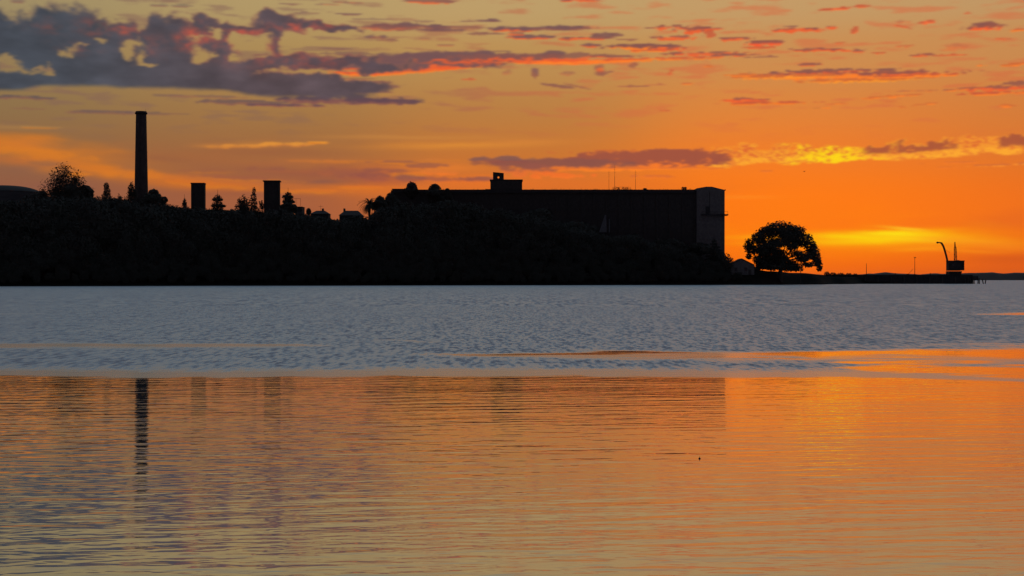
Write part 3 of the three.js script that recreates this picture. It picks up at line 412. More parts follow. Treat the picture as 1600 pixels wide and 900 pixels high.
// the low wooded shore several kilometres off
{
  const pos = [], idx = [], uv = [], N = 420, top = (x) => (13.5 + 4.5 * sstep(1000, 1300, x) + 2.4 * (fbm(x * 0.012, 1, 4) - 0.5) * 2 + 2.2 * noise(x * 0.06, 8) + 1.2 * noise(x * 0.2, 3) + 7 * exp(-pow((x - 998) / 22, 2)) + 4 * exp(-pow((x - 960) / 16, 2)) + 3 * exp(-pow((x - 1040) / 30, 2)) + 2.4 * exp(-pow((x - 1130) / 10, 2)) + 2 * sstep(1430, 1440, x) * sstep(1470, 1464, x));
  for (let i = 0; i <= N; i++) { const x = -2600 + i * 15, h = max(3, top(x)); for (const [z, y] of [[-4180, -2], [-4186, 0.6], [-4200, h * 0.75], [-4216, h], [-4300, h * 0.9]]) { pos.push(x, y, z + 6 * noise(x * 0.05, y)); uv.push(x / 40, y / 40); } }
  for (let i = 0; i < N; i++) for (let k = 0; k < 4; k++) { const a = i * 5 + k, b = a + 5; idx.push(a, b, a + 1, b, b + 1, a + 1); }
  const g = new THREE.BufferGeometry(); g.setAttribute('position', new THREE.Float32BufferAttribute(pos, 3)); g.setAttribute('uv', new THREE.Float32BufferAttribute(uv, 2)); g.setIndex(idx); g.computeVertexNormals();
  M.far.side = THREE.DoubleSide; struct('far_shore', g, M.far, 'low wooded far shore across the river, hazy in the distance');
}

// ---------------------------------------------------------------- foliage
// A cloud of leaf sprays: small bent faces thrown through ellipsoids, denser towards their skins.
function sprays(blobs, count, size, seed, flat = 0.35, skin = 0.5) {
  const r = rand(seed), P = [], N = [], U = [], vol = blobs.map((b) => b[3] * b[4] * b[5]), sum = vol.reduce((a, b) => a + b, 0);
  blobs.forEach(([cx, cy, cz, rx, ry, rz], k) => {
    const n = Math.ceil(count * pow(vol[k] / sum, 0.65) * pow(1 / blobs.length, 0.35));
    for (let i = 0; i < n; i++) {
      const th = r() * 2 * PI, cz_ = r() * 2 - 1, s = sqrt(1 - cz_ * cz_), q = pow(lerp(r(), 1, skin), 0.5) * (0.92 + 0.2 * r()), dx = s * cos(th), dy = cz_, dz = s * sin(th);
      const x = cx + dx * q * rx, y = cy + dy * q * ry, z = cz + dz * q * rz, a = size * (0.55 + 0.9 * r());
      let nx = dx + (r() - 0.5) * 1.6, ny = dy + flat + (r() - 0.5) * 1.2, nz = dz + (r() - 0.5) * 1.6; const l = hypot(nx, ny, nz) || 1; nx /= l; ny /= l; nz /= l;
      const ph = r() * 2 * PI; let tx = cos(ph), ty = 0.4 * sin(ph * 3), tz = sin(ph); const d = tx * nx + ty * ny + tz * nz; tx -= d * nx; ty -= d * ny; tz -= d * nz; const m = hypot(tx, ty, tz) || 1; tx *= a / m; ty *= a / m; tz *= a / m;
      const bx = (ny * tz - nz * ty) * 0.55, by = (nz * tx - nx * tz) * 0.55, bz = (nx * ty - ny * tx) * 0.55;
      P.push(x - tx, y - ty, z - tz, x + tx, y + ty, z + tz, x + bx, y + by, z + bz, x - tx, y - ty, z - tz, x - bx, y - by, z - bz, x + tx, y + ty, z + tz);
      for (let v = 0; v < 6; v++) { N.push(nx, ny, nz); U.push(0, 0); }
    }
  });
  const g = new THREE.BufferGeometry(); g.setAttribute('position', new THREE.Float32BufferAttribute(P, 3)); g.setAttribute('normal', new THREE.Float32BufferAttribute(N, 3)); g.setAttribute('uv', new THREE.Float32BufferAttribute(U, 2)); return g;
}
// hand-picked trees are given as: across (m), depth (m), height of the crown's top above the river (m), width (m)
function tree(name, label, x, D, top, w, kind, seed, o = {}) {
  const r = rand(seed * 77 + 5), y0 = ground(x, D), H = top - y0, t = thing(name, label, o.category ?? 'tree', x, y0, -D, 0, o.group), B = [], limbs = [];
  let trunkR = max(0.12, w * 0.035), mat = M.leaf, leaf = o.leaf ?? 0.4, count = Math.round(2.6 * (o.count ?? min(5200, 260 + 22 * w * H))), skin = 0.5, flat = 0.35;
  if (kind === 'round') {
    const n = o.n ?? 9, base = clamp(max(o.base ?? 0.35, 1 - 1.05 * w / H), 0.2, 0.8); limbs.push(bar([0, -0.5, 0], [0, H * 0.6, 0], trunkR, trunkR * 0.5));
    B.push([0, H * (0.5 + base / 2), 0, w * 0.3, H * (1 - base) * 0.42, w * 0.3]);
    for (let i = 0; i < n; i++) { const a = i / n * 2 * PI + r(), q = 0.18 + 0.18 * r(), yy = lerp(base + 0.12, 0.86, r()), rr = w * (0.1 + 0.1 * r()), fall = sqrt(max(0.15, 1 - pow((yy - 0.6) / 0.46, 2))); const bx = cos(a) * w * (0.5 - 0.15) * fall, bz = sin(a) * w * q * 1.6 * fall; B.push([bx, min(yy * H, H - rr * 0.8), bz, rr, rr * 0.8, rr]); limbs.push(bar([0, H * base * 0.8, 0], [bx, yy * H, bz], trunkR * 0.4, trunkR * 0.12, 5)); }
    B.push([(r() - 0.5) * w * 0.2, H * 0.9, 0, w * 0.15, H * 0.07, w * 0.15]);
  } else if (kind === 'ragged') {          // open crown of upswept tufts
    const n = o.n ?? 12; limbs.push(bar([0, -0.5, 0], [0, H * 0.5, 0], trunkR, trunkR * 0.5));
    B.push([0, H * 0.34, 0, w * 0.38, H * 0.3, w * 0.36], [0, H * 0.6, 0, w * 0.32, H * 0.18, w * 0.3], [w * 0.12 * (o.peak ? 1 : 0), H * 0.74, 0, w * 0.2, H * 0.12, w * 0.2]);
    for (let i = 0; i < n; i++) { const u = i / (n - 1) * 2 - 1, lift = o.peak ? exp(-pow((u - o.peak) / 0.55, 2)) : 1 - u * u * 0.7, yy = H * lerp(0.45, 0.93, lift * (0.82 + 0.18 * r())), bx = u * w * 0.44, bz = (r() - 0.5) * w * 0.5, rr = w * (0.07 + 0.045 * r()); for (let k = 0; k < 5; k++) B.push([bx * (1 - k * 0.16), yy - k * rr * 1.5, bz * (1 - k * 0.2), rr * (1 + k * 0.3), rr * (1.5 + 0.2 * k), rr * (1 + k * 0.3)]); limbs.push(bar([0, H * 0.35, 0], [bx, yy, bz], trunkR * 0.3, 0.04, 5)); }
    leaf = o.leaf ?? 0.3; skin = 0.15;
  } else if (kind === 'spire') {            // tiered conifer with a bare leader
    mat = M.needle; const n = o.n ?? 7, y1 = o.base ?? 0.12; limbs.push(bar([0, -0.5, 0], [0, H, 0], trunkR, 0.04)); flat = 0;
    for (let i = 0; i < n; i++) { const v = i / n, ww = w * 0.5 * pow(1 - v, o.taper ?? 0.8) * (0.75 + 0.4 * r()), yy = H * lerp(y1, 0.94, v), arms = 6; B.push([0, yy, 0, max(0.25, ww * 0.7), H * 0.62 / n, max(0.25, ww * 0.7)]); for (let k = 0; k < arms; k++) { const a = k / arms * 2 * PI + i * 0.7 + 0.5 * r(), q = ww * (0.75 + 0.3 * r()); B.push([cos(a) * q * 0.7, yy - H * 0.012, sin(a) * q * 0.7, max(0.18, q * 0.34), H * 0.16 / n + 0.1, max(0.18, q * 0.34)]); limbs.push(bar([0, yy - 0.1, 0], [cos(a) * q, yy + 0.05 * H / n, sin(a) * q], 0.06, 0.02, 4)); } }
    leaf = o.leaf ?? 0.3; skin = 0.2;
  } else if (kind === 'column') {           // cypress
    mat = M.needle; limbs.push(bar([0, -0.5, 0], [0, H * 0.9, 0], trunkR, 0.05)); const n = 9; for (let i = 0; i < n; i++) { const v = (i + 0.5) / n, ww = w * 0.5 * (o.blunt ? min(1, 1.25 - v * v) : sqrt(sin(PI * (0.12 + 0.86 * v)))); B.push([(r() - 0.5) * w * 0.1, H * (0.08 + 0.88 * v), 0, ww * (0.9 + 0.2 * r()), H * 0.62 / n, ww]); } leaf = o.leaf ?? 0.26;
  }
  for (const s of o.extra ?? []) B.push(s);
  part('trunk', limbs, M.bark, t); part('crown', sprays(B, count, leaf, seed, flat, skin), mat, t); return t;
}
function palm(name, label, x, D, top, w, seed) {
  const r = rand(seed), y0 = ground(x, D), H = top - y0 - w * 0.28, t = thing(name, label, 'palm tree', x, y0, -D), P = [], N = [], U = [];
  part('trunk', [bar([0, -0.5, 0], [0, H * 0.5, 0], 0.42, 0.36, 9), bar([0, H * 0.5, 0], [0, H, 0], 0.36, 0.46, 9)], M.bark, t);
  for (let k = 0; k < 64; k++) { const a = r() * 2 * PI, up = lerp(-0.5, 1.35, pow(r(), 0.8)), L = w * (0.42 + 0.14 * r()), n = 11; let px = 0, py = H, pz = 0, e = up; const q = [];
    for (let i = 0; i <= n; i++) { q.push([px, py, pz]); px += cos(a) * cos(e) * L / n; pz += sin(a) * cos(e) * L / n; py += sin(e) * L / n; e -= 0.17; }
    for (let i = 1; i <= n; i++) { const [ax, ay, az_] = q[i - 1], [bx, by, bz] = q[i], wl = 0.5 * sin(PI * min(1, (i + 1.5) / (n + 1.5))) + 0.06;
      for (const s of [-1, 1]) { const lx = -sin(a) * s * wl, lz = cos(a) * s * wl, ly = -0.18 * wl; P.push(ax, ay, az_, bx, by, bz, bx + lx * 0.9 + (bx - ax) * 0.5, by + ly, bz + lz * 0.9 + (bz - az_) * 0.5); for (let v = 0; v < 3; v++) { N.push(0, 1, 0); U.push(0, 0); } } } }
  const g = new THREE.BufferGeometry(); g.setAttribute('position', new THREE.Float32BufferAttribute(P, 3)); g.setAttribute('normal', new THREE.Float32BufferAttribute(N, 3)); g.setAttribute('uv', new THREE.Float32BufferAttribute(U, 2)); g.computeVertexNormals(); part('crown', g, M.frond, t); return t;
}

// the wood on the bank, where single trees cannot be told apart
{
  const r = rand(99), V = [0, 1, 2].map((k) => { const q = rand(k + 50), B = [[0, 0.1, 0, 0.85, 0.8, 0.85]]; for (let i = 0; i < 8; i++) { const a = q() * 6.28; B.push([cos(a) * 0.55, q() * 0.9 - 0.25, sin(a) * 0.55, 0.34, 0.32, 0.34]); } return sprays(B, 1500, 0.07, 300 + k); });
  // skyline of the wood, as heights above the river over the run of the shore
  const LIMIT = [[-400, 31], [-175.47, 28.63], [-166.69, 29.51], [-142.57, 31.26], [-119.09, 28.65], [-116.17, 28], [-102.36, 28.24], [-83.35, 27.78], [-72.4, 25.2], [-60.07, 24.46], [-53.01, 26.35], [-47.12, 30.12], [-38.02, 31.78], [-23.96, 33.47], [-9.59, 30.6], [7.19, 27.72], [23.96, 22.45], [43.87, 19.38], [63.89, 16.08], [81.76, 10.75], [86.88, 5.35], [120, 6]];
  const place = [[], [], []], m = new THREE.Matrix4(), qn = new THREE.Quaternion(), up = new THREE.Vector3(0, 1, 0);
  for (let i = 0; i < 5200; i++) {
    const x = lerp(-330, 93, r()), sh = shoreAt(x), t = 2 + pow(r(), 1.25) * 62, D = sh + t; if (x > -52 && D > 644) continue; if (abs(x - -72.79) < 20 && D > 622) continue;
    const g = ground(x, D), cap = along(LIMIT, x) + 2.6 * (fbm(x * 0.16, 5, 3) - 0.5) - g, s = min(cap * 0.5, lerp(1.4, 5.6, pow(r(), 0.7)) * sstep(-2, 22, t) + 1); if (s < 0.6) continue;
    const h = s * (0.9 + 0.5 * r()), lift = min(cap - h, h * (0.7 + r() * 1.2)); if (lift < 0.3 * h) { if (cap < h) continue; }
    qn.setFromAxisAngle(up, r() * 6.28); m.compose(new THREE.Vector3(x, g + max(0.2, lift), -D), qn, new THREE.Vector3(s, h, s)); place[i % 3].push(m.clone());
  }
  const wood = new THREE.Group(); wood.name = 'shore_wood'; wood.userData = { kind: 'stuff', label: 'dark dense wood covering the river bank below the chimney and the long building' }; scene.add(wood);
  V.forEach((g, k) => { const o = new THREE.InstancedMesh(g, M.leaf, place[k].length); place[k].forEach((q, i) => o.setMatrixAt(i, q)); o.name = 'foliage'; shade(o); wood.add(o); });
}

const PX = 1 / 2462;                                // metres across per metre of distance, for one step of the survey photograph
// ---------------------------------------------------------------- the long cold-store building
{
  const D = 650, x0 = -49.63, x1 = 76.04, xe = 87.52, yTop = 39.03, g0 = 10, H = yTop - g0, W = x1 - x0, deep = 44;
  const t = thing('cold_store_building', 'huge long flat-roofed concrete building with a paler gabled end bay above the wood', 'building', (x0 + x1) / 2, g0, -D);
  const L = (px) => 0.26401 * (px - 800) - (x0 + x1) / 2, Y = (py) => 117.44 - 0.26401 * py - g0;
  part('wall', box(W, H, deep, 0, 0, -deep / 2), M.facade, t);
  for (let i = 0; i <= 24; i++) part('pilaster', box(0.9, H - 1.3, 0.35, -W / 2 + 0.5 + i * (W - 1) / 24, 0, 0.175), M.facade, t);
  for (const [k, y] of [[0, Y(331)], [1, Y(364)]]) for (let i = 0; i < 24; i++) part('string_course', box((W - 1) / 24 - 0.94, 0.3, 0.22, -W / 2 + 0.5 + (i + 0.5) * (W - 1) / 24, y, 0.11), M.facade, t);
  part('cornice', box(W + 0.3, 1.1, 0.8, -0.15, H - 1.2, 0.4), M.dark, t, 'dark cornice along the top of the facade');
  part('parapet', [box(W - 1, 0.25, 0.4, 0, H, -0.4), box(L(640) + W / 2, 0.35, deep, (L(640) - W / 2) / 2, H + 0.26, -deep / 2 - 0.3)], M.dark, t);
  // paler end bay with a shallow gable
  const a = L(1088), b = L(1131.5), mid = L(1107), e = Y(294.5), p = Y(292), c = Y(297);
  const bay = part('end_bay', prism([[a, 0], [b, 0], [b, c], [mid + 1.2, p], [mid - 1.2, p], [a, e]], 30, 0, 0, -13), M.pale, t, 'paler end bay with a shallow gable');
  part('ledge', [box(b - a - 1.2, 0.5, 1.3, (a + b) / 2 + 1.2, Y(337), 2.65), box(1.3, 0.5, 6, b + 0.65, Y(337), 0.5)], M.dark, bay);
  part('rail', [bar([a + 2, Y(331), 3.2], [b + 1.1, Y(331), 3.2], 0.05), ...[0, 1, 2, 3, 4].map((i) => bar([lerp(a + 2, b + 1.1, i / 4), Y(336), 3.2], [lerp(a + 2, b + 1.1, i / 4), Y(331), 3.2], 0.05))], M.steel, bay);
  part('door', box(1.5, 3.2, 0.1, L(1104.5), Y(335), 2.05), M.dark, bay); part('drainpipe', bar([L(1108), Y(335), 2.12], [L(1108), Y(300), 2.12], 0.11), M.steel, bay); part('eave', box(0.4, 0.4, 30.6, b + 0.2, c - 0.25, -13), M.dark, bay);
  // rooftop machine house and the small tower on it, with a hole for the hoist wheel
  const m0 = L(766), m1 = L(816), mh = Y(281.5) - H; const pent = part('machine_house', box(m1 - m0, mh + 0.1, 12, (m0 + m1) / 2, H + 0.03, -9), M.facade, t);
  part('roof_slab', box(m1 - m0 + 0.5, 0.35, 12.5, (m0 + m1) / 2, H + mh + 0.14, -9), M.dark, pent);
  part('step', box(L(766) - L(758), 0.7, 8, (L(758) + L(766)) / 2 - 0.02, H + 0.03, -9), M.dark, t);
  { const q0 = L(770), q1 = L(787), s = new THREE.Shape([[q0, 0], [q1, 0], [q1, Y(269) - H - mh - 0.5], [q0, Y(267.5) - H - mh - 0.5]].map(([u, v]) => new THREE.Vector2(u, v))), h = new THREE.Path(), cx = L(778.6), cy = Y(275.6) - H - mh - 0.5; h.absellipse(cx, cy, 0.55, 0.62, 0, 2 * PI, true); s.holes.push(h);
    const tower = part('roof_tower', (() => { const g = new THREE.ExtrudeGeometry(s, { depth: 3.2, bevelEnabled: false, curveSegments: 8 }); g.translate(0, H + mh + 0.5, -8); return g; })(), M.facade, t); part('hoist_wheel', (() => { const g = new THREE.TorusGeometry(0.5, 0.1, 5, 14); g.translate(cx, H + mh + 0.5 + cy, -6.4); return g; })(), M.steel, tower); }
  // pale tapered chute and pipe on the facade
  part('chute', prism([[L(936), Y(363)], [L(948), Y(363)], [L(947), Y(336)], [L(945), Y(336)]], 0.5, 0, 0, 0.62), M.white, t, 'pale tapered chute on the dark facade'); part('pipe', bar([L(952), Y(363), 0.6], [L(952), Y(342), 0.6], 0.28), M.white, t, 'pale vertical pipe beside the chute');
  // masts on the roof
  const mast = (px, py, r, label) => { const y = yTop + 0.2, h = 118.33 - 0.26604 * py - y, o = thing('radio_mast', label, 'antenna', 0.26604 * (px - 800), y, -655, 0); part('pole', [bar([0, 0, 0], [0, h * 0.55, 0], r, r * 0.8), bar([0, h * 0.55, 0], [0, h, 0], r * 0.55, r * 0.4)], M.steel, o); part('foot', box(0.6, 0.25, 0.6), M.dark, o); for (const i of [1, 2, 3]) part('crossbar', bar([-0.4, h * (0.6 + 0.1 * i), 0], [0.4, h * (0.6 + 0.1 * i), 0], 0.03), M.steel, o); };
  mast(951.5, 266, 0.07, 'shortest thin radio mast, left of the three on the long roof'); mast(960.5, 257, 0.09, 'tallest radio mast on the long roof, between the other two'); mast(993, 266, 0.08, 'thin radio mast on the long roof right of the roof shrubs');
  // weeds and shrubs that seeded themselves on the roof
  const shrub = (px, top, wpx, seed, label) => { const y = yTop + 0.02, x = 0.26483 * (px - 800), w = 0.26483 * wpx, h = 117.8 - 0.26483 * top - y, o = thing('roof_shrub', label, 'shrub', x, y, -652); part('stem', [0, 1, 2].map((i) => bar([0, 0, 0], [(i - 1) * w * 0.25, h * 0.7, 0.2 * i], 0.06, 0.03, 4)), M.bark, o); part('foliage', sprays([[0, h * 0.5, 0, w * 0.42, h * 0.4, 1], [-w * 0.28, h * 0.5, 0, w * 0.2, h * 0.42, 0.7], [w * 0.25, h * 0.45, 0.2, w * 0.22, h * 0.45, 0.7]], 420, 0.16, seed), M.leaf, o); };
  shrub(972, 291, 34, 401, 'wide low shrub growing on the long roof below the tallest mast'); shrub(1069, 291, 9, 402, 'small round shrub on the long roof near the pale end bay'); shrub(1008, 293.5, 6, 403, 'tiny tuft on the long roof just right of the third mast'); 
   
  const q = rand(8), weeds = []; for (let i = 0; i < 160; i++) { const x = L(690 + 395 * pow(q(), 0.9)), s = 0.15 + 0.7 * q() * q(); weeds.push(bar([x, H + 0.1, -0.4], [x + 0.3 * (q() - 0.5), H + 0.25 + s, -0.4], 0.07, 0.03, 3)); } const wd = part('roof_weeds', weeds, M.leaf, t); wd.userData.kind = 'stuff';
}

// ---------------------------------------------------------------- chimney, stacks, tank
{
  const D = 575, x = -135.34, g = 19, top = 63.51, H = top - g, w = 0.23355, t = thing('factory_chimney', 'tall tapering brick factory chimney, the highest thing on the left', 'chimney', x, g, -D), R = (v) => lerp(11.6, 8.05, v) * w;
  const rows = 30; for (let k = 0; k < 3; k++) { const a = k / 3, b = (k + 1) / 3, pts = []; for (let i = 0; i <= rows; i++) { const v = lerp(a, b, i / rows); pts.push(new THREE.Vector2(R(v) + (i % 10 === 5 ? 0.012 : 0), v * (H - 1))); } part('shaft', new THREE.LatheGeometry(pts, 28), M.brick, t); }
  part('crown_ring', new THREE.LatheGeometry([[R(1) - 0.4, H - 1.02], [R(1) + 0.32, H - 1.02], [R(1) + 0.36, H - 0.5], [R(1) + 0.14, H - 0.3], [R(1) + 0.05, H], [R(1) - 0.5, H], [R(1) - 0.5, H - 1.02]].map(([a, b]) => new THREE.Vector2(a, b)), 28), M.dark, t);
  for (const v of [0.36, 0.68, 0.93]) part('iron_band', new THREE.LatheGeometry([[R(v) + 0.005, v * (H - 1) - 0.12], [R(v) + 0.07, v * (H - 1) - 0.12], [R(v) + 0.07, v * (H - 1) + 0.12], [R(v) + 0.005, v * (H - 1) + 0.12]].map(([a, b]) => new THREE.Vector2(a, b)), 28), M.steel, t);
  part('ladder', [-0.22, 0.22].map((o) => bar([o, 2, R(0.03) + 0.16], [o, H - 1, R(1) + 0.16], 0.03, 0.03, 4)).concat([...Array(60)].map((_, i) => { const v = 0.04 + i / 62, z = R(v) + 0.16; return bar([-0.22, v * H, z], [0.22, v * H, z], 0.02, 0.02, 3); })), M.steel, t);
  part('lightning_rod', bar([R(1) - 0.25, H, 0], [R(1) - 0.25, H + 0.9, 0], 0.03, 0.02, 4), M.steel, t);
}
function stack(label, px0, px1, py, D, lip) {
  const w = PX, x0 = (px0 - 800) * w * D, x1 = (px1 - 800) * w * D, g = 18, H = 2.2 + (436.5 - py) * w * D - g, W = x1 - x0, t = thing('water_tower', label, 'tower', (x0 + x1) / 2, g, -D, 0.06);
  part('body', box(W * 0.985, H - 0.4, W * 0.9), M.concrete, t); part('roof_slab', box(W + lip, 0.4, W * 0.95 + lip, 0, H - 0.398), M.dark, t);
  for (const s of [-1, 1]) part('corner_rib', box(0.35, H - 0.45, 0.2, s * (W / 2 - 0.25), 0, W * 0.45 + 0.1), M.concrete, t); part('hatch', box(0.9, 1.8, 0.1, 0, 1.2, W * 0.45 + 0.05), M.steel, t);
}
stack('plain square concrete tower between the two small conifers, right of the chimney', 299.5, 320, 286, 590, 0.2);
stack('taller square concrete tower with an overhanging roof slab beside the cypress', 413, 437, 282.5, 595, 0.6);
{
  const D = 560, x = -185.61, g = 17, w = 0.22746, R = 61.5 * w, top = 36.32 - g, wall = 33.93 - g, t = thing('storage_tank', 'big round storage tank with a shallow domed roof at the left edge', 'tank', x, g, -D - R);
  part('shell', new THREE.CylinderGeometry(R, R, wall, 64, 6, true).translate(0, wall / 2, 0), M.sheet, t); const pts = []; for (let i = 0; i <= 10; i++) { const v = i / 10; pts.push(new THREE.Vector2(R * v * 1.004 + 1e-3, top - (top - wall) * pow(v, 3.2))); } part('roof', new THREE.LatheGeometry(pts.reverse(), 64), M.dark, t);
  for (const v of [0.35, 0.7, 0.985]) part('hoop', new THREE.TorusGeometry(R + 0.03, 0.09, 5, 64).rotateX(PI / 2).translate(0, wall * v, 0), M.steel, t);
}
// ---------------------------------------------------------------- houses
function house(name, label, px0, px1, eave, ridge, base, D, o = {}) {
  const w = PX * D, x0 = (px0 - 800) * w, x1 = (px1 - 800) * w, Y = (p) => 2.2 + (436.5 - p) * w, W = x1 - x0, g = Y(base), h = Y(eave) - g, r = Y(ridge) - g, deep = o.deep ?? 8, t = thing(name, label, o.category ?? 'house', (x0 + x1) / 2, g, -D, o.turn ?? 0);
  const wm = o.wall ?? M.pale;
  if (o.gable) {                                      // gable end towards the river
    part('wall', prism([[-W / 2 + 0.3, 0], [W / 2 - 0.3, 0], [W / 2 - 0.3, h], [0, r - 0.12], [-W / 2 + 0.3, h]], deep, 0, 0, -deep / 2), wm, t);
    part('roof', [prism([[-W / 2, h - 0.05], [0, r], [0, r + 0.2], [-W / 2, h + 0.15]], deep + 0.7, 0, 0, -deep / 2), prism([[0, r], [W / 2, h - 0.05], [W / 2, h + 0.15], [0, r + 0.2]], deep + 0.7, 0, 0, -deep / 2)], o.roof ?? M.roof, t);
  } else {
    part('wall', box(W - 0.6, h, deep, 0, 0, -deep / 2), wm, t); const i = o.hip ?? 0.28;
    const P = [[-W / 2, h, 0.3], [W / 2, h, 0.3], [W / 2, h, -deep - 0.3], [-W / 2, h, -deep - 0.3], [-W / 2 + W * i, r, -deep / 2], [W / 2 - W * i, r, -deep / 2]], F = [[0, 1, 5], [0, 5, 4], [2, 3, 4], [2, 4, 5], [1, 2, 5], [3, 0, 4], [0, 2, 1], [0, 3, 2]], pos = [], uv = []; for (const f of F) for (const k of f) { pos.push(...P[k]); uv.push(P[k][0] / 8, P[k][2] / 8); }
    const q = new THREE.BufferGeometry(); q.setAttribute('position', new THREE.Float32BufferAttribute(pos, 3)); q.setAttribute('uv', new THREE.Float32BufferAttribute(uv, 2)); q.computeVertexNormals(); q.translate(0, 0.02, 0); const rf = part('roof', q, o.roof ?? M.roof, t);
    if (o.chimney) part('chimney', box(0.8, 1.4, 0.8, W * o.chimney, r - 0.5, -deep / 2), M.brick, rf);
  }
  const n = o.windows ?? max(1, floor(W / 4)); for (let k = 0; k < n; k++) { const f = part('window', box(1.1, 1.3, 0.1, lerp(-W / 2, W / 2, (k + 0.7) / (n + 0.6)), h * 0.42, 0.05), M.wood, t); part('pane', box(0.9, 1.1, 0.04, lerp(-W / 2, W / 2, (k + 0.7) / (n + 0.6)), h * 0.42 + 0.1, 0.12), M.glass, f); }
  if (o.door) part('door', box(1.1, min(2.2, h * 0.8), 0.12, W * o.door, 0, 0.06), M.wood, t);
  return t;
}
house('shore_hut', 'small pale gabled house at the water between the wood and the great tree', 1139, 1180, 414.5, 404.5, 429.5, 640, { gable: true, door: 0.3, windows: 2, deep: 9 });
house('low_house', 'low hip-roofed house in the gap right of the second tower, with an aerial', 484, 514, 334, 328.5, 352, 640, { chimney: 0.12, wall: M.dark });
house('low_house', 'low house with a long dark roof just left of the palm', 529, 566, 336.5, 328.5, 352, 642, { hip: 0.22, chimney: -0.3, wall: M.dark });
house('flat_roof_shed', 'small square flat-topped shed below the thin araucaria', 460, 473, 323, 322, 346, 620, { wall: M.dark, roof: M.dark, windows: 1, category: 'shed' });
house('shed', 'steep dark roof showing just right of the ragged tree', 121, 138, 298, 289, 312, 562, { gable: true, wall: M.tar, roof: M.tar, windows: 0, category: 'shed' });
house('white_house', 'pale house half hidden in the wood below the left end of the long building', 717, 733, 356, 348, 366, 612, { gable: true, wall: M.white, roof: M.sheet, windows: 1 });
house('white_house', 'pale low roof in the dark wood below the machine house', 782, 806, 397, 391, 408, 600, { wall: M.white, roof: M.sheet, windows: 2 });
house('white_house', 'pale house front low in the wood left of the palm', 538, 562, 404, 397, 418, 588, { wall: M.pale, roof: M.sheet, windows: 2 });
// aerials over the low houses
{
  const aerial = (px, top, base, D, label) => { const w = PX * D, y = 2.2 + (436.5 - base) * w, h = (base - top) * w, o = thing('tv_aerial', label, 'antenna', (px - 800) * w, y, -D); part('pole', bar([0, 0, 0], [0, h, 0], 0.05, 0.04), M.steel, o); part('boom', bar([-0.9, h * 0.72, 0], [0.9, h * 0.72, 0], 0.035), M.steel, o); part('elements', [-0.8, -0.4, 0, 0.4, 0.8].map((x) => bar([x, h * 0.72, -0.5], [x, h * 0.72, 0.5], 0.03, 0.03, 4)), M.steel, o); };
  aerial(501, 320, 329, 644, 'thin aerial on the roof ridge of the hip-roofed low house'); aerial(145, 292, 302, 566, 'thin aerial left of the blunt column tree near the chimney');
  const w = PX * 622, o = thing('clothes_frame', 'thin square frame of poles on the flat-topped shed', 'frame', (466 - 800) * w, 31.13 + 0.2, -622); for (const s of [-1, 1]) part('post', bar([s * 7 * w / 2, -0.2, 0], [s * 7 * w / 2, 11 * w, 0], 0.05), M.steel, o); part('rail', bar([-3.5 * w - 2, 11 * w, 0], [3.5 * w, 11 * w, 0], 0.05), M.steel, o);
}

// ---------------------------------------------------------------- trees that stand out against the sky
const T1 = (name, label, px, D, py, wpx, kind, seed, o) => tree(name, label, PX * D * (px - 800), D, 2.2 + (436.5 - py) * PX * D, wpx * PX * D * ({ spire: 1.9, column: 1.35, ragged: 1.3 }[kind] ?? 1.15), kind, seed, o);
T1('gum_tree', 'ragged open tree with upswept tufts at the far left, right of the tank', 90, 555, 248, 78, 'ragged', 1, { n: 15, peak: 0.3, count: 9000 });
T1('broad_tree', 'rounded tree filling in the right foot of the ragged tree', 112, 552, 284, 40, 'round', 2);
T1('broad_tree', 'squat dark tree between the tank and the ragged tree', 66, 550, 296, 30, 'round', 27);
palm('fan_palm', 'little palm head leaning out of the ragged tree', -154.52, 557, 38.74, 6.78716, 61);
T1('blunt_tree', 'blunt upright tree standing alone left of the chimney', 167, 560, 283, 17, 'column', 3, { blunt: true, leaf: 0.32, count: 1500 });
T1('young_tree', 'small wispy tree between the blunt tree and the chimney', 187, 562, 297, 15, 'ragged', 4, { n: 6, count: 500 });
T1('gum_tree', 'sparse tree with loose tufts touching the left side of the chimney', 205, 565, 274, 24, 'ragged', 5, { n: 8, peak: 0.1, count: 1700 });
T1('broad_tree', 'broad dark tree at the right foot of the chimney', 238, 562, 293, 46, 'round', 6, { n: 11, count: 3600 });
T1('gum_tree', 'thin ragged sapling at the right edge of the chimney-foot tree', 256, 562, 303, 10, 'ragged', 28, { n: 4, count: 320 });
T1('small_conifer', 'small pointed conifer left of the plain square tower', 288, 568, 303, 18, 'spire', 7, { n: 6 });
T1('spruce_tree', 'layered spruce with a bare crooked tip right of the plain square tower', 340, 570, 296, 30, 'spire', 8, { n: 7, taper: 0.55 });
T1('broad_tree', 'bushy tree with spiky twigs left of the cypress', 381, 570, 299, 30, 'ragged', 9, { n: 9, count: 2200 });
T1('cypress_tree', 'narrow dark cypress close to the left of the overhanging tower', 397, 572, 290, 13, 'column', 10, { blunt: true, count: 1500 });
T1('young_tree', 'whippy sapling between the cypress and the overhanging tower', 409, 572, 301, 11, 'ragged', 11, { n: 5, count: 360 });
T1('monkey_puzzle', 'thin araucaria with a tufted top right of the overhanging tower', 450, 578, 293, 19, 'spire', 12, { n: 8, taper: 0.25, base: 0.3, leaf: 0.3 });
T1('broad_tree', 'conical leafy tree under the tufted araucaria', 450, 576, 312, 26, 'round', 13, { n: 6, count: 1400 });
T1('round_bush', 'small round bush on the skyline left of the hip-roofed low house', 482, 600, 324, 9, 'round', 14, { category: 'bush', n: 4, count: 300 });
palm('date_palm', 'date palm with arching fronds left of the long building', -54.16, 598, 33.65, 10.68725, 62);
T1('broad_tree', 'round-headed tree between the date palm and the long building', 594, 600, 304, 26, 'round', 15);
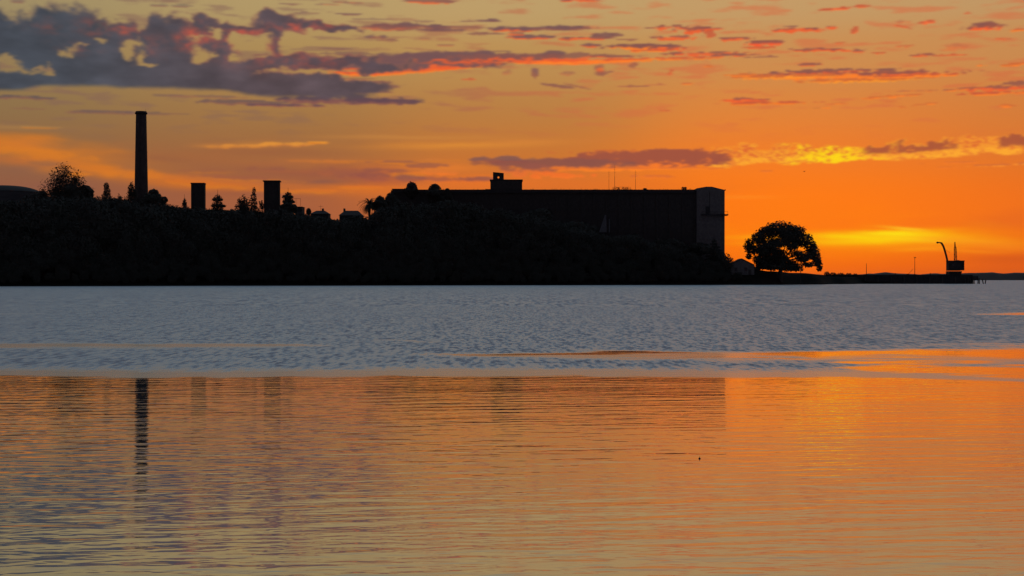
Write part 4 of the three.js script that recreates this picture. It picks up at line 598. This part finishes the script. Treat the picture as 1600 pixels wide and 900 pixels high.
T1('broad_tree', 'dark tree pressed against the left end of the long building', 611, 604, 299, 26, 'round', 16);
T1('umbrella_tree', 'flat-headed tree rising over the left end of the long roof', 643, 640, 282, 26, 'round', 17, { base: 0.5, n: 10, count: 2600 });
T1('dome_tree', 'dome-shaped tree over the long roof, right of the flat-headed one', 679, 640, 284, 32, 'round', 18, { base: 0.3, n: 10, count: 3000 });
T1('broad_tree', 'low round treetop just showing over the roof right of the dome tree', 699, 640, 293, 14, 'round', 19, { n: 5 });
T1('conifer_tree', 'dark pointed conifer in front of the pale end bay', 1116, 640, 368, 24, 'spire', 20, { n: 9, taper: 0.7, count: 1500 });
T1('broad_tree', 'dense tree at the right corner of the pale end bay', 1128, 638, 392, 30, 'ragged', 21, { n: 9, count: 2600 });
T1('broad_tree', 'dark tree below the left part of the pale end bay', 1092, 638, 378, 40, 'round', 22);
T1('broad_tree', 'wide dark tree before the facade below the roof shrubs', 1048, 636, 372, 52, 'round', 23);
T1('broad_tree', 'tall dark tree before the facade left of the pale chute', 905, 634, 345, 60, 'round', 24);
T1('broad_tree', 'dark tree before the facade right of the pale chute', 985, 634, 366, 56, 'round', 25);
T1('broad_tree', 'tall dark tree before the facade below the machine house', 832, 632, 326, 70, 'round', 26);
// the great spreading tree
{
  const D = 655, x = 112.27, y0 = ground(x, D) - 0.1, w = 0.26604, t = thing('great_tree', 'great spreading tree with a domed crown standing alone by the water', 'tree', x, y0, -D), r = rand(500);
  const Y = (py) => 118.33 - py * w - y0, X = (px) => (px - 1222) * w, limbs = [], B = [];
  limbs.push(bar([X(1219), -0.6, 0], [X(1220), Y(408), 0], 1.0, 0.75, 9));
  // clumps: px, py, radius px across and up
  for (const [px, py, rx, ry] of [[1220,358,24,13], [1200,364,16,9], [1242,362,18,11], [1184,372,14,11], [1170,382,8,10], [1176,390,10,9], [1258,374,14,12], [1268,388,11,13], [1275,404,8,12], [1280,416,5,9], [1212,378,20,9], [1236,384,10,7], [1192,390,18,12], [1208,404,22,12], [1196,412,14,8], [1226,412,18,8], [1240,416,10,8], [1258,402,13,9], [1244,396,10,6], [1218,394,12,6], [1171,400,5,6], [1186,406,11,8], [1262,413,9,5], [1230,370,18,9], [1248,380,9,7], [1184,418,4,5],[1196,415,12,7],[1208,417,12,6],[1230,418,14,6],[1218,414,12,7],[1246,419,8,5],[1272,396,10,12],[1200,384,16,10],[1224,404,10,6]]) for (let k = 0; k < 3; k++) { const z = (r() - 0.5) * 60 * w * sqrt(max(0.1, 1 - pow((px - 1222) / 66, 2))); B.push([X(px) + (r() - 0.5) * rx * 0.5 * w, Y(py) + (r() - 0.5) * ry * 0.4 * w, z, rx * w * (0.8 + 0.2 * r()), ry * w * (0.8 + 0.2 * r()), rx * w * 0.7]); if (k === 0) limbs.push(tube([[X(1219), Y(410), 0], [X(lerp(1220, px, 0.45)), Y(lerp(405, py, 0.5) + 3), z * 0.4], [X(px), Y(py), z]], 0.2, 5, 8)); }
  for (const px of [1190, 1203, 1250]) limbs.push(bar([X(px), -0.3, 2], [X(px), Y(410), 2], 0.14, 0.12, 5));
  part('trunk', limbs.map(plain), M.bark, t); part('crown', sprays(B, 24000, 0.46, 777, 0.4, 0.3), M.leaf, t);
}
// low growth along the tongue of land, and a fence line of bushes towards the quay
{
  const names = ['low bush at the right foot of the great tree', 'second low bush right of the great tree, before the quay', 'tuft of scrub where the land meets the quay', 'dark scrub between the hut and the great tree', 'small scrub tuft half way along the land to the quay', 'thin scrub near the start of the quay wall'];
  [[1292, 424, 10], [1302, 425.5, 12], [1314, 426, 14], [1176, 416, 12], [1326, 426.5, 10], [1336, 427, 10]].forEach(([px, py, wp], i) => { let D = 690; for (let k = 0; k < 8; k++) D = shoreAt((px - 800) * PX * D) + 14; const w = PX * D, x = (px - 800) * w, g = ground(x, D) - 0.05, h = max(0.8, 2.2 + (436.5 - py) * w - g), o = thing('scrub_bush', names[i], 'bush', x, g, -D); part('stem', bar([0, 0, 0], [0, h * 0.6, 0], 0.08, 0.04, 5), M.bark, o); part('foliage', sprays([[0, h * 0.5, 0, wp * w * 0.45, h * 0.5, 1.2], [wp * w * 0.25, h * 0.35, 0.3, wp * w * 0.3, h * 0.35, 0.9]], 260, 0.3, 900 + i), M.leaf, o); });
}

// ---------------------------------------------------------------- quay, crane, posts
{
  const D = 772, w = 0.31357, x0 = 133.27, x1 = 225.77, top = 4.08, t = thing('quay', 'long low dark stone quay running out to the crane', 'quay', (x0 + x1) / 2, 0, -D), W = x1 - x0;
  part('wall', box(W, top + 1.5, 12, 0, -1.5, -6), M.quay, t); part('coping', box(W + 0.2, 0.35, 12.4, 0, top + 0.002, -6), M.quay, t);
  for (let i = 0; i < 15; i++) part('fender', box(0.45, top + 0.4, 0.35, -W / 2 + 2 + i * (W - 4) / 14, -0.9, 0.18), M.wood, t);
  const e0 = 225.77 - (x0 + x1) / 2, e1 = 226.55 - (x0 + x1) / 2 + 1.2; part('end_deck', box(477.56133 - 471.91714, top - 1.9, 9, W / 2 + 0.3, 1.7, -5.5), M.wood, t);
  for (const px of [1508.5, 1512.5, 1516, 1520, 1522]) part('pile', bar([0.31357 * (px - 800) - (x0 + x1) / 2, -1.5, 0.6], [0.31357 * (px - 800) - (x0 + x1) / 2, 2.6, 0.6], 0.26, 0.26, 7), M.wood, t);
  for (const px of [1330, 1400, 1455]) part('bollard', new THREE.LatheGeometry([[0.3, 0], [0.22, 0.1], [0.2, 0.5], [0.34, 0.62], [0.3, 0.78], [0.001, 0.82]].map(([a, b]) => new THREE.Vector2(a, b)), 10).translate(0.31357 * (px - 800) - (x0 + x1) / 2, top + 0.35, -0.8), M.steel, t);
  // worn mooring piles beyond the end
  const pile = (px, py, lean, label) => { const o = thing('mooring_pile', label, 'pile', 0.31357 * (px - 800), -1, -D + 1, 0, 'worn wooden piles beyond the quay end'), h = 139.07 - 0.31357 * py + 1; part('post', bar([0, 0, 0], [lean, h, 0], 0.3, 0.24, 7), M.wood, o); part('cap', bar([lean, h, 0], [lean * 1.02, h + 0.08, 0], 0.26, 0.1, 7), M.wood, o); };
  pile(1527.5, 436, 0.1, 'upright pile nearest the quay end'); pile(1530, 434.5, -0.15, 'tallest upright pile beyond the quay end'); pile(1537, 436, -0.9, 'pile leaning left, against the tallest one'); pile(1538.5, 437, 0.45, 'outermost pile, leaning right over the water');
  // crane
  const cw = 0.31357, C = thing('quay_crane', 'old quay crane with a curved jib and lattice mast on a square cab', 'crane', 0.31357 * (1496.5 - 800), top + 0.35, -D - 5), cx = (px) => (px - 1496.5) * cw, cy = (py) => (430.5 - py) * cw - 0.35;
  part('gantry', [[1487, 0], [1503, 0], [1487, -5], [1503, -5]].map(([px, z]) => box(1.0, cy(424) - 0.1, 0.9, cx(px), 0.05, z + 2.5)).concat([box(cx(1505) - cx(1485.5), 0.9, 6.2, cx(1495.3), cy(426.5), 0), box(cx(1504.4) - cx(1486.2), cy(425) , 5.6, cx(1495.3), 0.02, 0)]), M.rust, C);
  const cab = part('cab', [box(cx(1503.5) - cx(1485.3), cy(409) - cy(424), 5, cx(1494.4), cy(424) + 0.35, 0), box(cx(1509.8) - cx(1508.3), cy(409) - cy(423.5), 4.6, cx(1509), cy(423.5) + 0.35, 0), box(cx(1508.3) - cx(1503.5), cy(418) - cy(423.5), 4.6, cx(1505.9), cy(423.5) + 0.35, 0), box(cx(1508.3) - cx(1503.5), cy(409) - cy(412.5), 4.6, cx(1505.9), cy(412.5) + 0.35, 0), box(cx(1506.6) - cx(1503.5), cy(412.5) - cy(418), 4.6, cx(1505.05), cy(418) + 0.35, 0)], M.rust, C);
  part('roof', box(cx(1510.3) - cx(1485), 0.3, 5.4, cx(1497.6), cy(409) + 0.352, 0), M.dark, cab); part('window', box(1.6, 1.2, 0.1, cx(1492), cy(416), 2.55), M.glass, cab);
  part('jib', [tube([[cx(1486), cy(412), 0], [cx(1484.2), cy(403), 0], [cx(1481), cy(391), 0], [cx(1478.6), cy(384), 0], [cx(1475.6), cy(379), 0]], 0.5, 7), tube([[cx(1475.6), cy(379), 0], [cx(1472.5), cy(378.6), 0], [cx(1469), cy(378.4), 0]], 0.32, 6, 8), new THREE.SphereGeometry(0.42, 8, 6).translate(cx(1475), cy(379.2), 0)], M.rust, C);
  part('sheave', new THREE.CylinderGeometry(0.5, 0.5, 0.3, 14).rotateX(PI / 2).translate(cx(1469.4), cy(378.6), 0), M.steel, C);
  const q = [], X0 = cx(1496.2), X1 = cx(1499.6), yb = cy(408.4), yt = cy(386), z = 0.55; for (const s of [-1, 1]) { q.push(bar([X0, yb, s * z], [cx(1496), yt, s * z], 0.12, 0.1, 5), bar([X1, yb, s * z], [cx(1498.6), yt, s * z], 0.12, 0.1, 5)); for (let i = 0; i < 6; i++) { const a = lerp(yb, yt, i / 6), b = lerp(yb, yt, (i + 1) / 6); q.push(bar([X0, a, s * z], [X1, a, s * z], 0.08, 0.08, 4), bar([i % 2 ? X0 : X1 - 0.2, a, s * z], [i % 2 ? X1 - 0.2 : X0, b, s * z], 0.08, 0.08, 4)); } }
  q.push(bar([cx(1497.2), yt - 0.3, 0], [cx(1496.8), cy(377.6), 0], 0.42, 0.22, 6)); part('mast', q, M.rust, C); part('winch', new THREE.CylinderGeometry(0.6, 0.6, 1.6, 12).rotateZ(PI / 2).translate(cx(1501.4), cy(408), 0), M.steel, C); part('cable', bar([cx(1481), cy(389), 0], [cx(1489), cy(394.5), 0], 0.045, 0.045, 4), M.steel, C);
  const post = (px, py, label, lamp) => { const o = thing('quay_post', label, 'post', 0.31357 * (px - 800), top + 0.352, -D - 4), h = 139.78 - 0.31519 * py - top - 0.35; part('pole', bar([0, 0, 0], [0, h, 0], 0.16, 0.1, 6), M.steel, o); part('foot', box(0.7, 0.3, 0.7), M.quay, o); if (lamp) part('lamp_head', [box(1.0, 0.28, 0.4, 0.1, h - 0.06), bar([-0.2, h - 0.5, 0], [0.5, h, 0], 0.05)], M.steel, o); };
  post(1357, 411.5, 'plain dark post on the left part of the quay'); post(1433, 402.5, 'tall lamp post on the quay left of the crane', true);
  const d = thing('loading_boom', 'small slanting loading boom on the quay left of the lamp post', 'boom', 0.31519 * (1421 - 800), top + 0.352, -D - 4); part('arm', bar([-0.6, 0.2, 0], [2.1, 3.0, 0], 0.09, 0.06, 5), M.steel, d); part('base', box(0.9, 0.5, 0.9, -0.6), M.quay, d);
}
// a small dark float drifting near the middle right, and a bird in the orange sky
{
  const o = thing('fishing_float', 'tiny dark fishing float drifting on the slick orange water', 'float', 2.3, -0.004, -19.3); part('body', new THREE.SphereGeometry(0.016, 12, 8).scale(1, 1.15, 1), M.float, o); part('tip', bar([0, 0.014, 0], [0.003, 0.034, 0], 0.004, 0.002, 5), M.float, o);
  const D = 420, w = 0.17059, b = thing('flying_bird', 'tiny dark bird gliding in the orange sky right of the long building', 'bird', 77.96, 30.94, -D, 0.5); part('body', new THREE.SphereGeometry(0.09, 8, 6).scale(2.4, 0.9, 0.9), M.float, b);
  for (const s of [-1, 1]) { const g = new THREE.BufferGeometry(); g.setAttribute('position', new THREE.Float32BufferAttribute([-0.1, 0.03, 0, 0.12, 0.03, 0, 0.02, 0.2, s * 0.4, -0.06, 0.2, s * 0.36, -0.1, 0.03, 0, 0.02, 0.2, s * 0.4, 0.02, 0.2, s * 0.4, -0.05, 0.12, s * 0.8, -0.06, 0.2, s * 0.36], 3)); g.setAttribute('uv', new THREE.Float32BufferAttribute(new Float32Array(18), 2)); g.computeVertexNormals(); const m = part('wing', g, M.floatwing ??= std(0.03, 0.025, 0.02, { side: THREE.DoubleSide }), b); } part('tail', prism([[-0.42, -0.03], [-0.18, 0], [-0.18, 0.04], [-0.42, 0.02]], 0.12), M.float, b);
}


renderer.render(scene, camera);
